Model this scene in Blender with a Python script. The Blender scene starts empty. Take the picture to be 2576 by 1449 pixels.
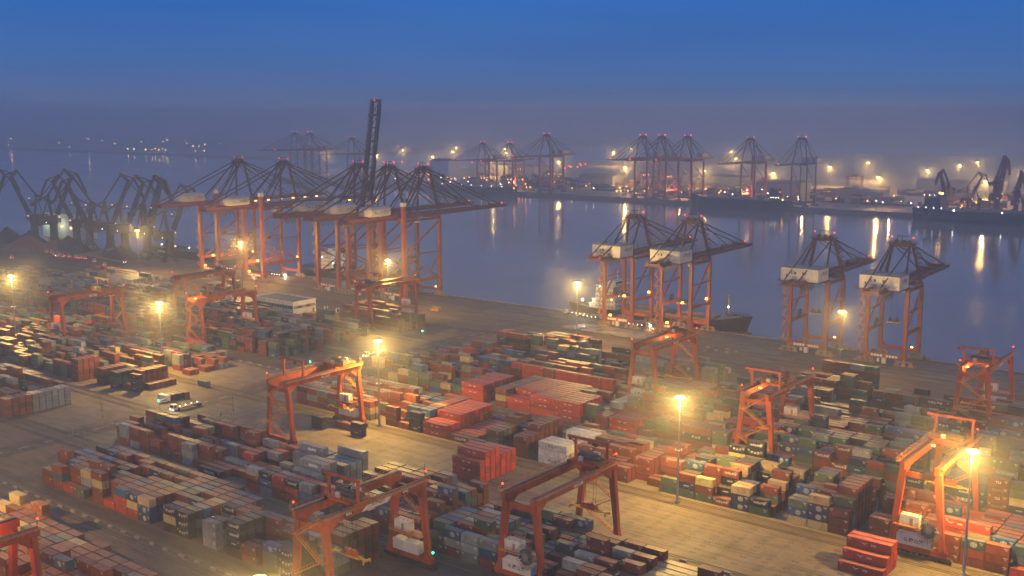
import bpy, math, random
from mathutils import Vector, Matrix
from mathutils.bvhtree import BVHTree
R = math.radians
sc = bpy.context.scene
col = sc.collection
RNG = random.Random(7)

# ------------------------------------------------------------------ camera
HC = 122.0
YAW = math.atan(2112 / 2727.0)
PIT = math.atan(435 / 2691.0)
CF = Vector((-math.sin(YAW) * math.cos(PIT), math.cos(YAW) * math.cos(PIT), -math.sin(PIT)))
CR = Vector((math.cos(YAW), math.sin(YAW), 0))
CU = CR.cross(CF)
cam = bpy.data.cameras.new('camera')
camo = bpy.data.objects.new('camera', cam)
col.objects.link(camo)
camo.location = (0, 0, HC)
camo.rotation_euler = CF.to_track_quat('-Z', 'Y').to_euler()
cam.sensor_width = 36
cam.lens = 36 * 2691 / 2575.0
cam.clip_start = 1
cam.clip_end = 60000
sc.camera = camo
FPX = 2691.0  # focal length in pixels of a 2575 wide picture


def at(px, py, z=0.0):
    """point at height z that shows at (px, py) of a 2575 x 1449 picture"""
    d = CF + CR * ((px - 1287.5) / FPX) - CU * ((py - 724.5) / FPX)
    t = (z - HC) / d.z
    return (d.x * t, d.y * t)


def depth_px(p):
    v = Vector(p) - Vector((0, 0, HC))
    c = v.dot(CF)
    if c < 1:
        return None
    return (1287.5 + FPX * v.dot(CR) / c, 724.5 - FPX * v.dot(CU) / c, c)


# ------------------------------------------------------------------ materials
def newmat(name):
    m = bpy.data.materials.new(name)
    m.use_nodes = True
    nt = m.node_tree
    return m, nt, nt.nodes['Principled BSDF']


def noise(nt, scale, detail=4, coord='Object', rough=.6, stretch=None, rnd=False):
    tc = nt.nodes.new('ShaderNodeTexCoord')
    n = nt.nodes.new('ShaderNodeTexNoise')
    n.inputs['Scale'].default_value = scale
    n.inputs['Detail'].default_value = detail
    n.inputs['Roughness'].default_value = rough
    src = tc.outputs[coord]
    if stretch or rnd:
        mp = nt.nodes.new('ShaderNodeMapping')
        if stretch:
            mp.inputs['Scale'].default_value = stretch
        nt.links.new(src, mp.inputs['Vector'])
        if rnd:
            oi = nt.nodes.new('ShaderNodeObjectInfo')
            mu = nt.nodes.new('ShaderNodeMath')
            mu.operation = 'MULTIPLY'
            mu.inputs[1].default_value = 90
            nt.links.new(oi.outputs['Random'], mu.inputs[0])
            nt.links.new(mu.outputs[0], mp.inputs['Location'])
        src = mp.outputs[0]
    nt.links.new(src, n.inputs['Vector'])
    return n.outputs['Fac']


def ramp(nt, fac, stops):
    r = nt.nodes.new('ShaderNodeValToRGB')
    e = r.color_ramp.elements
    while len(e) < len(stops):
        e.new(.5)
    for i, (p, c) in enumerate(stops):
        e[i].position = p
        e[i].color = (*c, 1) if len(c) == 3 else c
    nt.links.new(fac, r.inputs[0])
    return r.outputs[0]


def mix(nt, a, b, fac, mode='MIX'):
    m = nt.nodes.new('ShaderNodeMix')
    m.data_type = 'RGBA'
    m.blend_type = mode
    for s, v in ((0, fac), (6, a), (7, b)):
        if hasattr(v, 'is_linked'):
            nt.links.new(v, m.inputs[s])
        else:
            m.inputs[s].default_value = v if s == 0 else (*v, 1)
    return m.outputs[2]


def paint(name, c, rough=.55, dirt=.45, scale=.35, rust=(.09, .04, .02), metal=0.0):
    """worn paint: flat colour broken by streaks of grime and rust"""
    m, nt, b = newmat(name)
    f1 = noise(nt, scale, 6, stretch=(1, 1, .35))
    f2 = noise(nt, scale * 6, 5, stretch=(1, 1, .12))
    c1 = mix(nt, c, tuple(x * (1 - dirt) for x in c), ramp(nt, f1, [(.4, (0, 0, 0)), (.7, (1, 1, 1))]))
    c2 = mix(nt, c1, rust, ramp(nt, f2, [(.6, (0, 0, 0)), (.78, (.75, .75, .75))]))
    nt.links.new(c2, b.inputs['Base Color'])
    b.inputs['Roughness'].default_value = rough
    b.inputs['Metallic'].default_value = metal
    return m


def emis(name, c, s):
    m, nt, b = newmat(name)
    b.inputs['Base Color'].default_value = (*c, 1)
    b.inputs['Emission Color'].default_value = (*c, 1)
    b.inputs['Emission Strength'].default_value = s
    m.cycles.emission_sampling = 'NONE'
    return m


M = {}
M['crane'] = paint('crane_paint', (.33, .075, .028), .5, .5, .25)
M['yard'] = paint('yard_crane_paint', (.41, .07, .02), .5, .62, .2)
M['girder'] = paint('shaded_girder_paint', (.16, .035, .022), .5, .45, .25)  # weak light on the high girders is put into the colour
M['steel'] = paint('dark_steel', (.055, .045, .04), .5, .4, .5)
M['frame'] = paint('shaded_apex_paint', (.085, .026, .019), .55, .5, .3)  # darker still: the scant light at the top is in the colour
M['navy_steel'] = paint('grey_blue_steel', (.028, .03, .04), .55, .4, .3)
M['white'] = paint('white_paint', (.66, .65, .6), .5, .25, .4, (.3, .22, .14))
M['house'] = paint('house_paint', (.6, .59, .57), .55, .3, .3, (.2, .15, .1))
M['house_dull'] = paint('dull_house_paint', (.42, .405, .39), .55, .35, .3, (.2, .15, .1))
M['yellow'] = paint('yellow_paint', (.62, .36, .03), .5, .35, .6)
M['stair'] = paint('stair_paint', (.55, .22, .05), .5, .35, .6)
M['black'] = paint('black_paint', (.015, .015, .017), .5, .2, .5)
M['rubber'] = paint('rubber', (.02, .02, .02), .8, .2, .5)
M['hull'] = paint('hull_black', (.016, .019, .024), .45, .3, .15, (.05, .025, .015))
M['boot'] = paint('hull_red', (.22, .035, .02), .55, .4, .2)
M['tan'] = paint('hatch_tan', (.30, .2, .11), .6, .4, .2)
M['grey'] = paint('grey_paint', (.24, .25, .25), .6, .3, .3)
M['hatch'] = paint('hatch_cover', (.3, .29, .24), .4, .4, .12, (.12, .09, .06))
M['glass'] = paint('window_glass', (.02, .025, .03), .15, .1, 1)
M['roof'] = paint('bitumen_roof', (.13, .12, .11), .8, .3, .2)
M['concrete'] = paint('concrete', (.28, .26, .22), .85, .35, .4, (.16, .14, .11))
M['ore'] = paint('red_ore', (.2, .085, .05), .95, .35, .06, (.13, .06, .035))
M['coal'] = paint('coal', (.022, .021, .021), .95, .3, .06, (.03, .027, .025))
M['sodium'] = emis('sodium_lamp', (1, .66, .17), 6)
M['sodium_far'] = emis('sodium_lamp_far', (1, .6, .13), 26)
M['sodium_dim'] = emis('sodium_lamp_small', (1, .5, .1), 14)
M['red_lamp'] = emis('red_lamp', (1, .035, .02), 9)
M['red_far'] = emis('red_lamp_far', (1, .06, .03), 12)
M['green_lamp'] = emis('green_lamp', (.02, 1, .42), 14)
M['white_lamp'] = emis('white_lamp', (1, .93, .78), 14)
M['orange_lamp'] = emis('orange_lamp', (1, .36, .05), 14)
M['letter'] = paint('white_letters', (.7, .7, .67), .6, .2, .5, (.4, .35, .3))
M['dark_letter'] = paint('dark_letters', (.03, .03, .05), .6, .1, .5)


def container_mat(name, attr):
    m, nt, b = newmat(name)
    if attr:
        a = nt.nodes.new('ShaderNodeAttribute')
        a.attribute_name = 'paint'
        c = a.outputs['Color']
    else:
        oi = nt.nodes.new('ShaderNodeObjectInfo')
        c = oi.outputs['Color']
    f1 = noise(nt, .45, 6, rnd=True, stretch=(1, 1, .6))
    f2 = noise(nt, 2.2, 6, rnd=True, stretch=(1, 1, .16))
    f3 = noise(nt, .9, 5, rnd=True)
    dk = mix(nt, c, (.62, .6, .57), 1.0, 'MULTIPLY')
    c1 = mix(nt, c, dk, ramp(nt, f1, [(.38, (0, 0, 0)), (.72, (1, 1, 1))]))
    c2 = mix(nt, c1, (.085, .04, .02), ramp(nt, f2, [(.56, (0, 0, 0)), (.74, (.8, .8, .8))]))
    ge = nt.nodes.new('ShaderNodeNewGeometry')
    sx = nt.nodes.new('ShaderNodeSeparateXYZ')
    nt.links.new(ge.outputs['Normal'], sx.inputs[0])
    up = nt.nodes.new('ShaderNodeMath')
    up.operation = 'GREATER_THAN'
    up.inputs[1].default_value = .7
    nt.links.new(sx.outputs['Z'], up.inputs[0])
    lit_dust = mix(nt, c2, (.25, .205, .15), ramp(nt, f3, [(.35, (.1, .1, .1)), (.7, (.55, .55, .55))]))  # dust with overhead lamplight painted in, for upward faces only
    c3 = mix(nt, c2, lit_dust, up.outputs[0])
    nt.links.new(c3, b.inputs['Base Color'])
    b.inputs['Roughness'].default_value = .5
    if attr:
        tc = nt.nodes.new('ShaderNodeTexCoord')
        w = nt.nodes.new('ShaderNodeTexWave')
        w.inputs['Scale'].default_value = 1.1
        w.bands_direction = 'X'
        nt.links.new(tc.outputs['Object'], w.inputs['Vector'])
        bp = nt.nodes.new('ShaderNodeBump')
        bp.inputs['Strength'].default_value = .5
        bp.inputs['Distance'].default_value = .05
        nt.links.new(w.outputs['Fac'], bp.inputs['Height'])
        nt.links.new(bp.outputs[0], b.inputs['Normal'])
    return m


M['cont'] = container_mat('container_paint', False)
M['cont_stuff'] = container_mat('container_paint_far', True)


def ground_mat(name, a, b_, c, scale=.02):
    m, nt, b = newmat(name)
    f1 = noise(nt, scale, 8)
    f2 = noise(nt, scale * 12, 6, stretch=(.25, 1, 1))
    f3 = noise(nt, scale * 60, 4)
    c1 = mix(nt, a, b_, ramp(nt, f1, [(.35, (0, 0, 0)), (.65, (1, 1, 1))]))
    c2 = mix(nt, c1, c, ramp(nt, f2, [(.5, (0, 0, 0)), (.8, (.7, .7, .7))]))
    f4 = noise(nt, scale * 4, 8, rough=.75)
    c3 = mix(nt, c2, tuple(x * .5 for x in c), ramp(nt, f3, [(.55, (0, 0, 0)), (.75, (.7, .7, .7))]))
    c3 = mix(nt, c3, tuple(x * .45 for x in c), ramp(nt, f4, [(.5, (0, 0, 0)), (.72, (.8, .8, .8))]))
    nt.links.new(c3, b.inputs['Base Color'])
    rr = ramp(nt, f2, [(.3, (.55, .55, .55)), (.7, (.9, .9, .9))])
    nt.links.new(rr, b.inputs['Roughness'])
    return m


M['ground'] = ground_mat('yard_ground', (.15, .097, .054), (.11, .072, .041), (.068, .046, .029))
M['apron'] = ground_mat('apron_concrete', (.175, .138, .092), (.14, .11, .073), (.085, .068, .047), .03)
M['road'] = ground_mat('asphalt', (.092, .065, .041), (.074, .053, .034), (.05, .037, .026), .03)
M['kerb'] = ground_mat('rail_bed', (.16, .125, .08), (.125, .098, .064), (.075, .058, .04), .05)
M['far_ground'] = ground_mat('far_ground', (.2, .16, .11), (.27, .22, .15), (.13, .1, .08), .006)
m, nt, b = newmat('sea_water')
b.inputs['Base Color'].default_value = (.26, .2, .17, 1)
b.inputs['Roughness'].default_value = .06
b.inputs['IOR'].default_value = 1.33
n1 = noise(nt, .09, 3, stretch=(1, 1, 1))
n2 = noise(nt, .5, 3)
bp = nt.nodes.new('ShaderNodeBump')
bp.inputs['Strength'].default_value = .075
bp.inputs['Distance'].default_value = .5
ad = nt.nodes.new('ShaderNodeMath')
ad.operation = 'ADD'
nt.links.new(n1, ad.inputs[0])
nt.links.new(n2, ad.inputs[1])
nt.links.new(ad.outputs[0], bp.inputs['Height'])
nt.links.new(bp.outputs[0], b.inputs['Normal'])
wp = noise(nt, .006, 5, stretch=(.5, 1.6, 1))
nt.links.new(ramp(nt, wp, [(.35, (.045, .045, .045)), (.7, (.15, .15, .15))]), b.inputs['Roughness'])
M['water'] = m


# ------------------------------------------------------------------ mesh builder
class MB:
    def __init__(s):
        s.v = []
        s.f = []
        s.c = []

    def quad8(s, p, colr=None):
        i = len(s.v)
        s.v += [tuple(q) for q in p]
        s.f += [(i, i + 3, i + 2, i + 1), (i + 4, i + 5, i + 6, i + 7), (i, i + 1, i + 5, i + 4),
                (i + 1, i + 2, i + 6, i + 5), (i + 2, i + 3, i + 7, i + 6), (i + 3, i, i + 4, i + 7)]
        if colr is not None:
            s.c += [colr] * 6
        return s

    def box(s, x0, x1, y0, y1, z0, z1, colr=None):
        return s.quad8([(x0, y0, z0), (x1, y0, z0), (x1, y1, z0), (x0, y1, z0),
                        (x0, y0, z1), (x1, y0, z1), (x1, y1, z1), (x0, y1, z1)], colr)

    def bar(s, p, q, w, h=None, w2=None, h2=None):
        """straight beam from p to q; w is the horizontal width, h the other one"""
        p = Vector(p)
        q = Vector(q)
        h = w if h is None else h
        w2 = w if w2 is None else w2
        h2 = h if h2 is None else h2
        d = (q - p).normalized()
        up = Vector((0, 0, 1)) if abs(d.z) < .95 else Vector((0, 1, 0))
        a = d.cross(up).normalized()
        b = a.cross(d).normalized()
        pts = []
        for c, ww, hh in ((p, w, h), (q, w2, h2)):
            for i, j in ((-1, -1), (1, -1), (1, 1), (-1, 1)):
                pts.append(c + a * (i * ww / 2) + b * (j * hh / 2))
        return s.quad8(pts)

    def tube(s, p, q, r, n=8, r2=None):
        p = Vector(p)
        q = Vector(q)
        r2 = r if r2 is None else r2
        d = (q - p).normalized()
        up = Vector((0, 0, 1)) if abs(d.z) < .95 else Vector((0, 1, 0))
        a = d.cross(up).normalized()
        b = a.cross(d).normalized()
        i = len(s.v)
        for c, rr in ((p, r), (q, r2)):
            for k in range(n):
                t = 2 * math.pi * k / n
                s.v.append(tuple(c + a * (rr * math.cos(t)) + b * (rr * math.sin(t))))
        for k in range(n):
            k2 = (k + 1) % n
            s.f.append((i + k, i + k2, i + n + k2, i + n + k))
        s.f.append(tuple(i + k for k in range(n))[::-1])
        s.f.append(tuple(i + n + k for k in range(n)))
        return s

    def prism(s, pts, axis, a, b):
        """polygon of 2D points extruded along an axis from a to b"""
        i = len(s.v)
        n = len(pts)
        for c in (a, b):
            for u, w in pts:
                s.v.append({'x': (c, u, w), 'y': (u, c, w), 'z': (u, w, c)}[axis])
        for k in range(n):
            k2 = (k + 1) % n
            s.f.append((i + k, i + k2, i + n + k2, i + n + k))
        s.f.append(tuple(i + k for k in range(n))[::-1])
        s.f.append(tuple(i + n + k for k in range(n)))
        return s

    def ball(s, c, r, n=8, m=5):
        i = len(s.v)
        for a in range(m + 1):
            th = math.pi * a / m
            for k in range(n):
                ph = 2 * math.pi * k / n
                s.v.append((c[0] + r * math.sin(th) * math.cos(ph), c[1] + r * math.sin(th) * math.sin(ph), c[2] + r * math.cos(th)))
        for a in range(m):
            for k in range(n):
                k2 = (k + 1) % n
                s.f.append((i + a * n + k, i + (a + 1) * n + k, i + (a + 1) * n + k2, i + a * n + k2))
        return s

    def rail(s, pts, h=1.1, step=3.0, t=.09):
        """hand rail along a polyline"""
        for p, q in zip(pts, pts[1:]):
            p = Vector(p)
            q = Vector(q)
            n = max(1, int((q - p).length / step))
            for zz in (h, h * .55):
                s.bar(p + Vector((0, 0, zz)), q + Vector((0, 0, zz)), t)
            for k in range(n + 1):
                c = p.lerp(q, k / n)
                s.bar(c, c + Vector((0, 0, h)), t)
        return s

    def mesh(s, name, m):
        me = bpy.data.meshes.new(name)
        me.from_pydata(s.v, [], s.f)
        if s.c:
            a = me.color_attributes.new('paint', 'FLOAT_COLOR', 'CORNER')
            vals = []
            for p, cc in zip(me.polygons, s.c):
                vals += [*cc, 1.0] * p.loop_total
            a.data.foreach_set('color', vals)
        if m:
            me.materials.append(M[m] if isinstance(m, str) else m)
        me.update()
        return me

    def build(s, name, m, parent=None, loc=(0, 0, 0)):
        o = bpy.data.objects.new(name, s.mesh(name, m))
        col.objects.link(o)
        o.location = loc
        o.parent = parent
        return o


def tag(o, label=None, cat=None, group=None, kind=None):
    if label:
        o['label'] = label
    if cat:
        o['category'] = cat
    if group:
        o['group'] = group
    if kind:
        o['kind'] = kind
    return o


def thing(name, label, cat, loc=(0, 0, 0), rz=0.0, group=None):
    o = bpy.data.objects.new(name, None)
    col.objects.link(o)
    o.location = loc
    o.rotation_euler = (0, 0, rz)
    o.empty_display_size = .5
    return tag(o, label, cat, group)


KIDS = {}


def copy_tree(o, label, loc, rz=None, scale=None):
    def rec(a, par):
        c = a.copy()
        col.objects.link(c)
        c.parent = par
        for ch in a.children:
            rec(ch, c)
        return c
    c = rec(o, None)
    c.location = loc
    if rz is not None:
        c.rotation_euler = (0, 0, rz)
    if scale:
        c.scale = (scale,) * 3
    c['label'] = label
    return c


LATER = []


def light(name, loc, power, color=(1, .66, .26), size=.5, parent=None, spot=None, aim=None):
    if parent is not None and spot is None:
        LATER.append((name, loc, power, color, size, parent))
        return None
    return light_now(name, loc, power, color, size, parent, spot, aim)


def light_now(name, loc, power, color=(1, .66, .26), size=.5, parent=None, spot=None, aim=None):
    l = bpy.data.lights.new(name, 'SPOT' if spot else 'POINT')
    l.energy = power
    l.color = color
    l.shadow_soft_size = size
    if spot:
        l.spot_size = R(spot)
        l.spot_blend = .6
    o = bpy.data.objects.new(name, l)
    col.objects.link(o)
    o.location = loc
    o.parent = parent
    if aim:
        o.rotation_euler = Vector(aim).to_track_quat('-Z', 'Y').to_euler()
    return o


_TXT = {}


def text_mesh(s, size, m, bold=.02, sx=1.0):
    """flat lettering mesh, centred, reading along +x, standing in the x-z plane and facing -y"""
    key = (s, size, m, bold, sx)
    if key in _TXT:
        return _TXT[key]
    c = bpy.data.curves.new('lettering', 'FONT')
    c.body = s
    c.size = size
    c.align_x = 'CENTER'
    c.align_y = 'CENTER'
    c.offset = bold * size
    c.resolution_u = 2
    c.space_character = sx
    o = bpy.data.objects.new('lettering', c)
    col.objects.link(o)
    dg = bpy.context.evaluated_depsgraph_get()
    dg.update()
    me = bpy.data.meshes.new_from_object(o.evaluated_get(dg))
    bpy.data.objects.remove(o)
    me.transform(Matrix.Rotation(math.pi / 2, 4, 'X'))
    me.materials.clear()
    me.materials.append(M[m])
    me.name = 'lettering'
    _TXT[key] = me
    return me


def lettering(s, size, m, parent, loc, rz=0.0, bold=.02, name='lettering', sx=1.0):
    o = bpy.data.objects.new(name, text_mesh(s, size, m, bold, sx))
    col.objects.link(o)
    o.parent = parent
    o.location = loc
    o.rotation_euler = (0, 0, rz)
    return o


NTH = ['first', 'second', 'third', 'fourth', 'fifth', 'sixth', 'seventh', 'eighth', 'ninth', 'tenth', 'eleventh', 'twelfth',
       'thirteenth', 'fourteenth', 'fifteenth', 'sixteenth', 'seventeenth', 'eighteenth', 'nineteenth', 'twentieth',
       'twenty-first', 'twenty-second', 'twenty-third', 'twenty-fourth', 'twenty-fifth', 'twenty-sixth', 'twenty-seventh',
       'twenty-eighth', 'twenty-ninth', 'thirtieth'] + ['thirty-%s' % x for x in ('first', 'second', 'third', 'fourth', 'fifth', 'sixth', 'seventh', 'eighth', 'ninth')] + \
      ['fortieth'] + ['forty-%s' % x for x in ('first', 'second', 'third', 'fourth', 'fifth', 'sixth', 'seventh', 'eighth', 'ninth')]
exec_parts = []

# ------------------------------------------------------------------ sky and air
w = bpy.data.worlds.new('World')
sc.world = w
w.use_nodes = True
nt = w.node_tree
bg = nt.nodes['Background']
geo = nt.nodes.new('ShaderNodeTexCoord')
sep = nt.nodes.new('ShaderNodeSeparateXYZ')
nt.links.new(geo.outputs['Generated'], sep.inputs[0])
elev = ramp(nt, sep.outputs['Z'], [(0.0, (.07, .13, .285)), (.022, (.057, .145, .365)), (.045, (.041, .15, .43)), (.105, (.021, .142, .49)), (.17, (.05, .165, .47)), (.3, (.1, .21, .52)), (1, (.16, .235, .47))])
# dusk sky: the sun is below the horizon behind the camera, the high sky keeps its blue
sky = nt.nodes.new('ShaderNodeTexSky')
sky.sky_type = 'NISHITA'
sky.sun_disc = False
SUN_EL, SUN_AZ = R(-1.0), R(142)
sky.sun_elevation = SUN_EL
sky.sun_rotation = SUN_AZ
sky.ozone_density = 5
cb = nt.nodes.new('ShaderNodeCombineXYZ')
az = nt.nodes.new('ShaderNodeMath')
az.operation = 'ADD'
az.inputs[1].default_value = .35
nt.links.new(sep.outputs['Z'], az.inputs[0])
nt.links.new(sep.outputs['X'], cb.inputs[0])
nt.links.new(sep.outputs['Y'], cb.inputs[1])
nt.links.new(az.outputs[0], cb.inputs[2])
nrm = nt.nodes.new('ShaderNodeVectorMath')
nrm.operation = 'NORMALIZE'
nt.links.new(cb.outputs[0], nrm.inputs[0])
nt.links.new(nrm.outputs[0], sky.inputs['Vector'])
skc = mix(nt, sky.outputs[0], (.75, .75, .75), 1.0, 'MULTIPLY')
# after-glow: a lilac rise towards the sunset side
dt = nt.nodes.new('ShaderNodeVectorMath')
dt.operation = 'DOT_PRODUCT'
dt.inputs[1].default_value = (math.sin(YAW) * .95, -math.cos(YAW) * .95, .3)
nt.links.new(geo.outputs['Generated'], dt.inputs[0])
glow = ramp(nt, dt.outputs['Value'], [(.0, (0, 0, 0)), (1.0, (.16, .15, .2))])
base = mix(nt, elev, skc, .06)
# thin uneven veil in the sky
vn = nt.nodes.new('ShaderNodeTexNoise')
vn.inputs['Scale'].default_value = 2.4
vn.inputs['Detail'].default_value = 6
mpn = nt.nodes.new('ShaderNodeMapping')
mpn.inputs['Scale'].default_value = (1, 1, 9)
nt.links.new(geo.outputs['Generated'], mpn.inputs['Vector'])
nt.links.new(mpn.outputs[0], vn.inputs['Vector'])
veil = ramp(nt, vn.outputs['Fac'], [(.3, (.86, .89, .93)), (.7, (1.13, 1.09, 1.05))])
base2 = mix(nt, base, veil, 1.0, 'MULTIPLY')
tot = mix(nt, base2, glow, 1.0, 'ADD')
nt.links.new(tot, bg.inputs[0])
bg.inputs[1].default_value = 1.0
sun = bpy.data.lights.new('sun', 'SUN')
sun.energy = .02
sun.angle = R(40)
sun.color = (1, .75, .7)
so = bpy.data.objects.new('sun', sun)
col.objects.link(so)
so.rotation_euler = Vector((-math.sin(YAW), math.cos(YAW), -.25)).to_track_quat('-Z', 'Y').to_euler()

hz = MB().box(-8600, 4600, -260, 8600, -9, 150).build('haze', None)
tag(hz, kind='stuff', label='pale dusk haze lying over the whole harbour and its water', cat='haze')
hm = bpy.data.materials.new('haze')
hm.use_nodes = True
nt = hm.node_tree
nt.nodes.clear()
ho = nt.nodes.new('ShaderNodeOutputMaterial')
hv = nt.nodes.new('ShaderNodeVolumePrincipled')
hv.inputs['Color'].default_value = (.68, .82, 1.0, 1)
hv.inputs['Density'].default_value = .00045
hv.inputs['Anisotropy'].default_value = .25
nt.links.new(hv.outputs[0], ho.inputs['Volume'])
hz.data.materials.append(hm)
hm.cycles.volume_sampling = 'EQUIANGULAR'

# ------------------------------------------------------------------ ground and water
QY = 546.0


def sheet(name, x0, x1, y0, y1, z, m):
    b = MB()
    b.v = [(x0, y0, z), (x1, y0, z), (x1, y1, z), (x0, y1, z)]
    b.f = [(0, 1, 2, 3)]
    return tag(b.build(name, m), kind='structure')


b = MB()
b.v = [(-3000, -200, 0), (500, -200, 0), (500, QY, 0), (-3000, QY, 0), (500, QY, -8), (-3000, QY, -8), (500, -200, -8), (-3000, -200, -8)]
b.f = [(0, 1, 2, 3), (3, 2, 4, 5), (1, 0, 7, 6), (2, 1, 6, 4), (0, 3, 5, 7)]
tag(b.build('ground', 'ground'), kind='structure')
b = MB()
b.v = [(-8500, -250, -4.5), (4500, -250, -4.5), (4500, 8500, -4.5), (-8500, 8500, -4.5)]
b.f = [(0, 1, 2, 3)]
tag(b.build('water', 'water'), kind='structure')
b = MB().box(-1640, 4400, 1368, 3400, -8, 0)
tag(b.build('far_bank_ground', 'far_ground'), kind='structure')
b = MB().box(-8000, -2500, 2050, 5000, -8, 0.5)
tag(b.build('far_shore_ground', 'far_ground'), kind='structure')
# quay edge beam and fenders of the near quay
tag(MB().box(-3000, 500, QY - 1.4, QY - .0, .0, .28).build('quay_kerb', 'concrete'), kind='structure')
tag(MB().box(-1640, 4400, 1368.2, 1369.6, 0, .3).build('far_quay_kerb', 'concrete'), kind='structure')

# bright concrete floor of the open block and its lanes
b = MB()
for x0, x1, y0, y1 in ((-372, 40, 253.5, 287.5), (-372, 40, 293.6, 330), (-372, 40, 343, 378), (-640, -388, 253.5, 287.5),
                       (-372, 40, 212, 247), (-640, -388, 294, 330), (-420, 40, 500, 544), (-640, -388, 212, 247)):
    i = len(b.v)
    b.v += [(x0, y0, .004), (x1, y0, .004), (x1, y1, .004), (x0, y1, .004)]
    b.f.append((i, i + 1, i + 2, i + 3))
tag(b.build('apron', 'apron'), kind='structure')
b = MB()
for x0, x1, y0, y1 in ((-700, 60, 163.5, 175.0), (-700, 60, 332, 341), (-384, -372.5, 60, 500), (-700, 60, 468, 480), (-700, 60, 205.5, 210.5)):
    i = len(b.v)
    z = .008 if y1 - y0 < 100 else .012
    b.v += [(x0, y0, z), (x1, y0, z), (x1, y1, z), (x0, y1, z)]
    b.f.append((i, i + 1, i + 2, i + 3))
tag(b.build('road', 'road'), kind='structure')

RAILS = [(126, 162), (169, 204), (211.5, 248), (252.5, 288), (293, 329), (342, 378), (384, 420), (427, 463)]
bed = MB()
rl = MB()
for pair in RAILS + [(521.5, 543.2), (506, 541)]:
    for k, y in enumerate(pair):
        if pair[0] < 500:
            bed.box(-1200, 60, y - 1.1, y + 1.1, -.05, .016)
            dy = -2.0 if k == 0 else 2.0
            bed.box(-1200, 60, y + dy - .35, y + dy + .35, -.05, .014)
            bed.box(-1200, 60, y + dy * 1.6 - .12, y + dy * 1.6 + .12, -.05, .014)
        for s in (-.55, .55) if pair[0] < 500 else (0,):
            rl.box(-1200, 60, y + s - .09, y + s + .09, -.02, .13)
tag(bed.build('rail_bed', 'kerb'), kind='structure')
tag(rl.build('rail_track', 'steel'), kind='structure')

# dark slot marks on the open floor, tyre-blackened seams
mk = MB()
for i in range(0, 46):
    x = -372 + i * 6.4
    for j in range(0, 10):
        y = 258 + j * 2.9
        if RNG.random() < .82:
            for sx in (-.55, .55):
                for sy in (-.32, .32):
                    mk.box(x + sx - .4, x + sx + .4, y + sy - .2, y + sy + .2, -.02, .009)
tag(mk.build('slot_marking', 'black'), kind='structure')
jl = MB()
for i in range(32):
    x = -372 + i * 12.8
    for y0_, y1_ in ((253.5, 287.5), (500, 544), (294, 330)):
        jl.box(x - .09, x + .09, y0_, y1_, -.02, .0075)
for y in list(range(256, 288, 5)) + list(range(502, 544, 6)):
    jl.box(-372, 35, y - .08, y + .08, -.02, .0072)
tag(jl.build('slab_joint', 'road'), kind='structure')
tm = MB()
for i in range(170):
    y0_, y1_ = RNG.choice([(164.5, 174), (254, 287), (333, 340.5), (469, 479), (485, 500), (206, 210)])
    y = RNG.uniform(y0_, y1_)
    x = RNG.uniform(-640, 0)
    L_ = RNG.uniform(12, 70)
    for dy in (-.95, .95):
        tm.box(x, x + L_, y + dy - .2, y + dy + .2, -.02, .0125 + .00002 * i)
for i in range(30):
    x = RNG.uniform(-383, -373.5)
    y = RNG.uniform(150, 470)
    for dx in (-.95, .95):
        tm.box(x + dx - .2, x + dx + .2, y, y + RNG.uniform(15, 60), -.02, .0165 + .00002 * i)
tag(tm.build('tyre_mark', 'road'), kind='structure')
mk = MB()
mk.box(-700, 40, 257.3, 257.55, -.02, .011)
mk.box(-372, 40, 283.4, 283.6, -.02, .011)
for y in (150.5, 335, 338):
    mk.box(-700, 40, y, y + .2, -.02, .013)
tag(mk.build('lane_line', 'road'), kind='structure')
wm = MB()
for i in range(60):
    x = -372 + i * 6
    for y in (334.2, 339.2):
        wm.box(x, x + 2.2, y, y + .22, -.02, .016)
for i in range(40):
    wm.box(-378.4, -378.15, 80 + i * 10, 84 + i * 10, -.02, .02)
tag(wm.build('painted_marking', 'letter'), kind='structure')

# concrete blocks along the cable lanes
blk = None
n = 0
for y, x0, x1, st in ((167.6, -352, -176, 7.0), (250.6, -240, -96, 6.6), (331.0, -300, -100, 7.0), (331.0, -470, -392, 7.0)):
    x = x0
    while x < x1:
        if blk is None:
            bb = MB()
            bb.prism([(-1.15, 0), (1.15, 0), (1.0, .55), (-1.0, .55)], 'y', -.32, .32)
            for k in range(4):
                bb.box(-.95 + k * .55, -.7 + k * .55, -.34, .34, .1, .57)
            blk = bb.build('concrete_block', 'concrete')
            o = blk
        else:
            o = blk.copy()
            col.objects.link(o)
        o.location = (x + RNG.uniform(-.3, .3), y, .01)
        where = {167.6: 'in the lane beside the long front block', 250.6: 'along the far crane rail of the open floor', 331.0: 'beside the inner truck road'}[y]
        if x1 == -392:
            where = 'beside the inner road past the crossing'
        tag(o, 'low pale concrete block in the row ' + where, 'concrete block', 'concrete blocks ' + where)
        x += st

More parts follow.
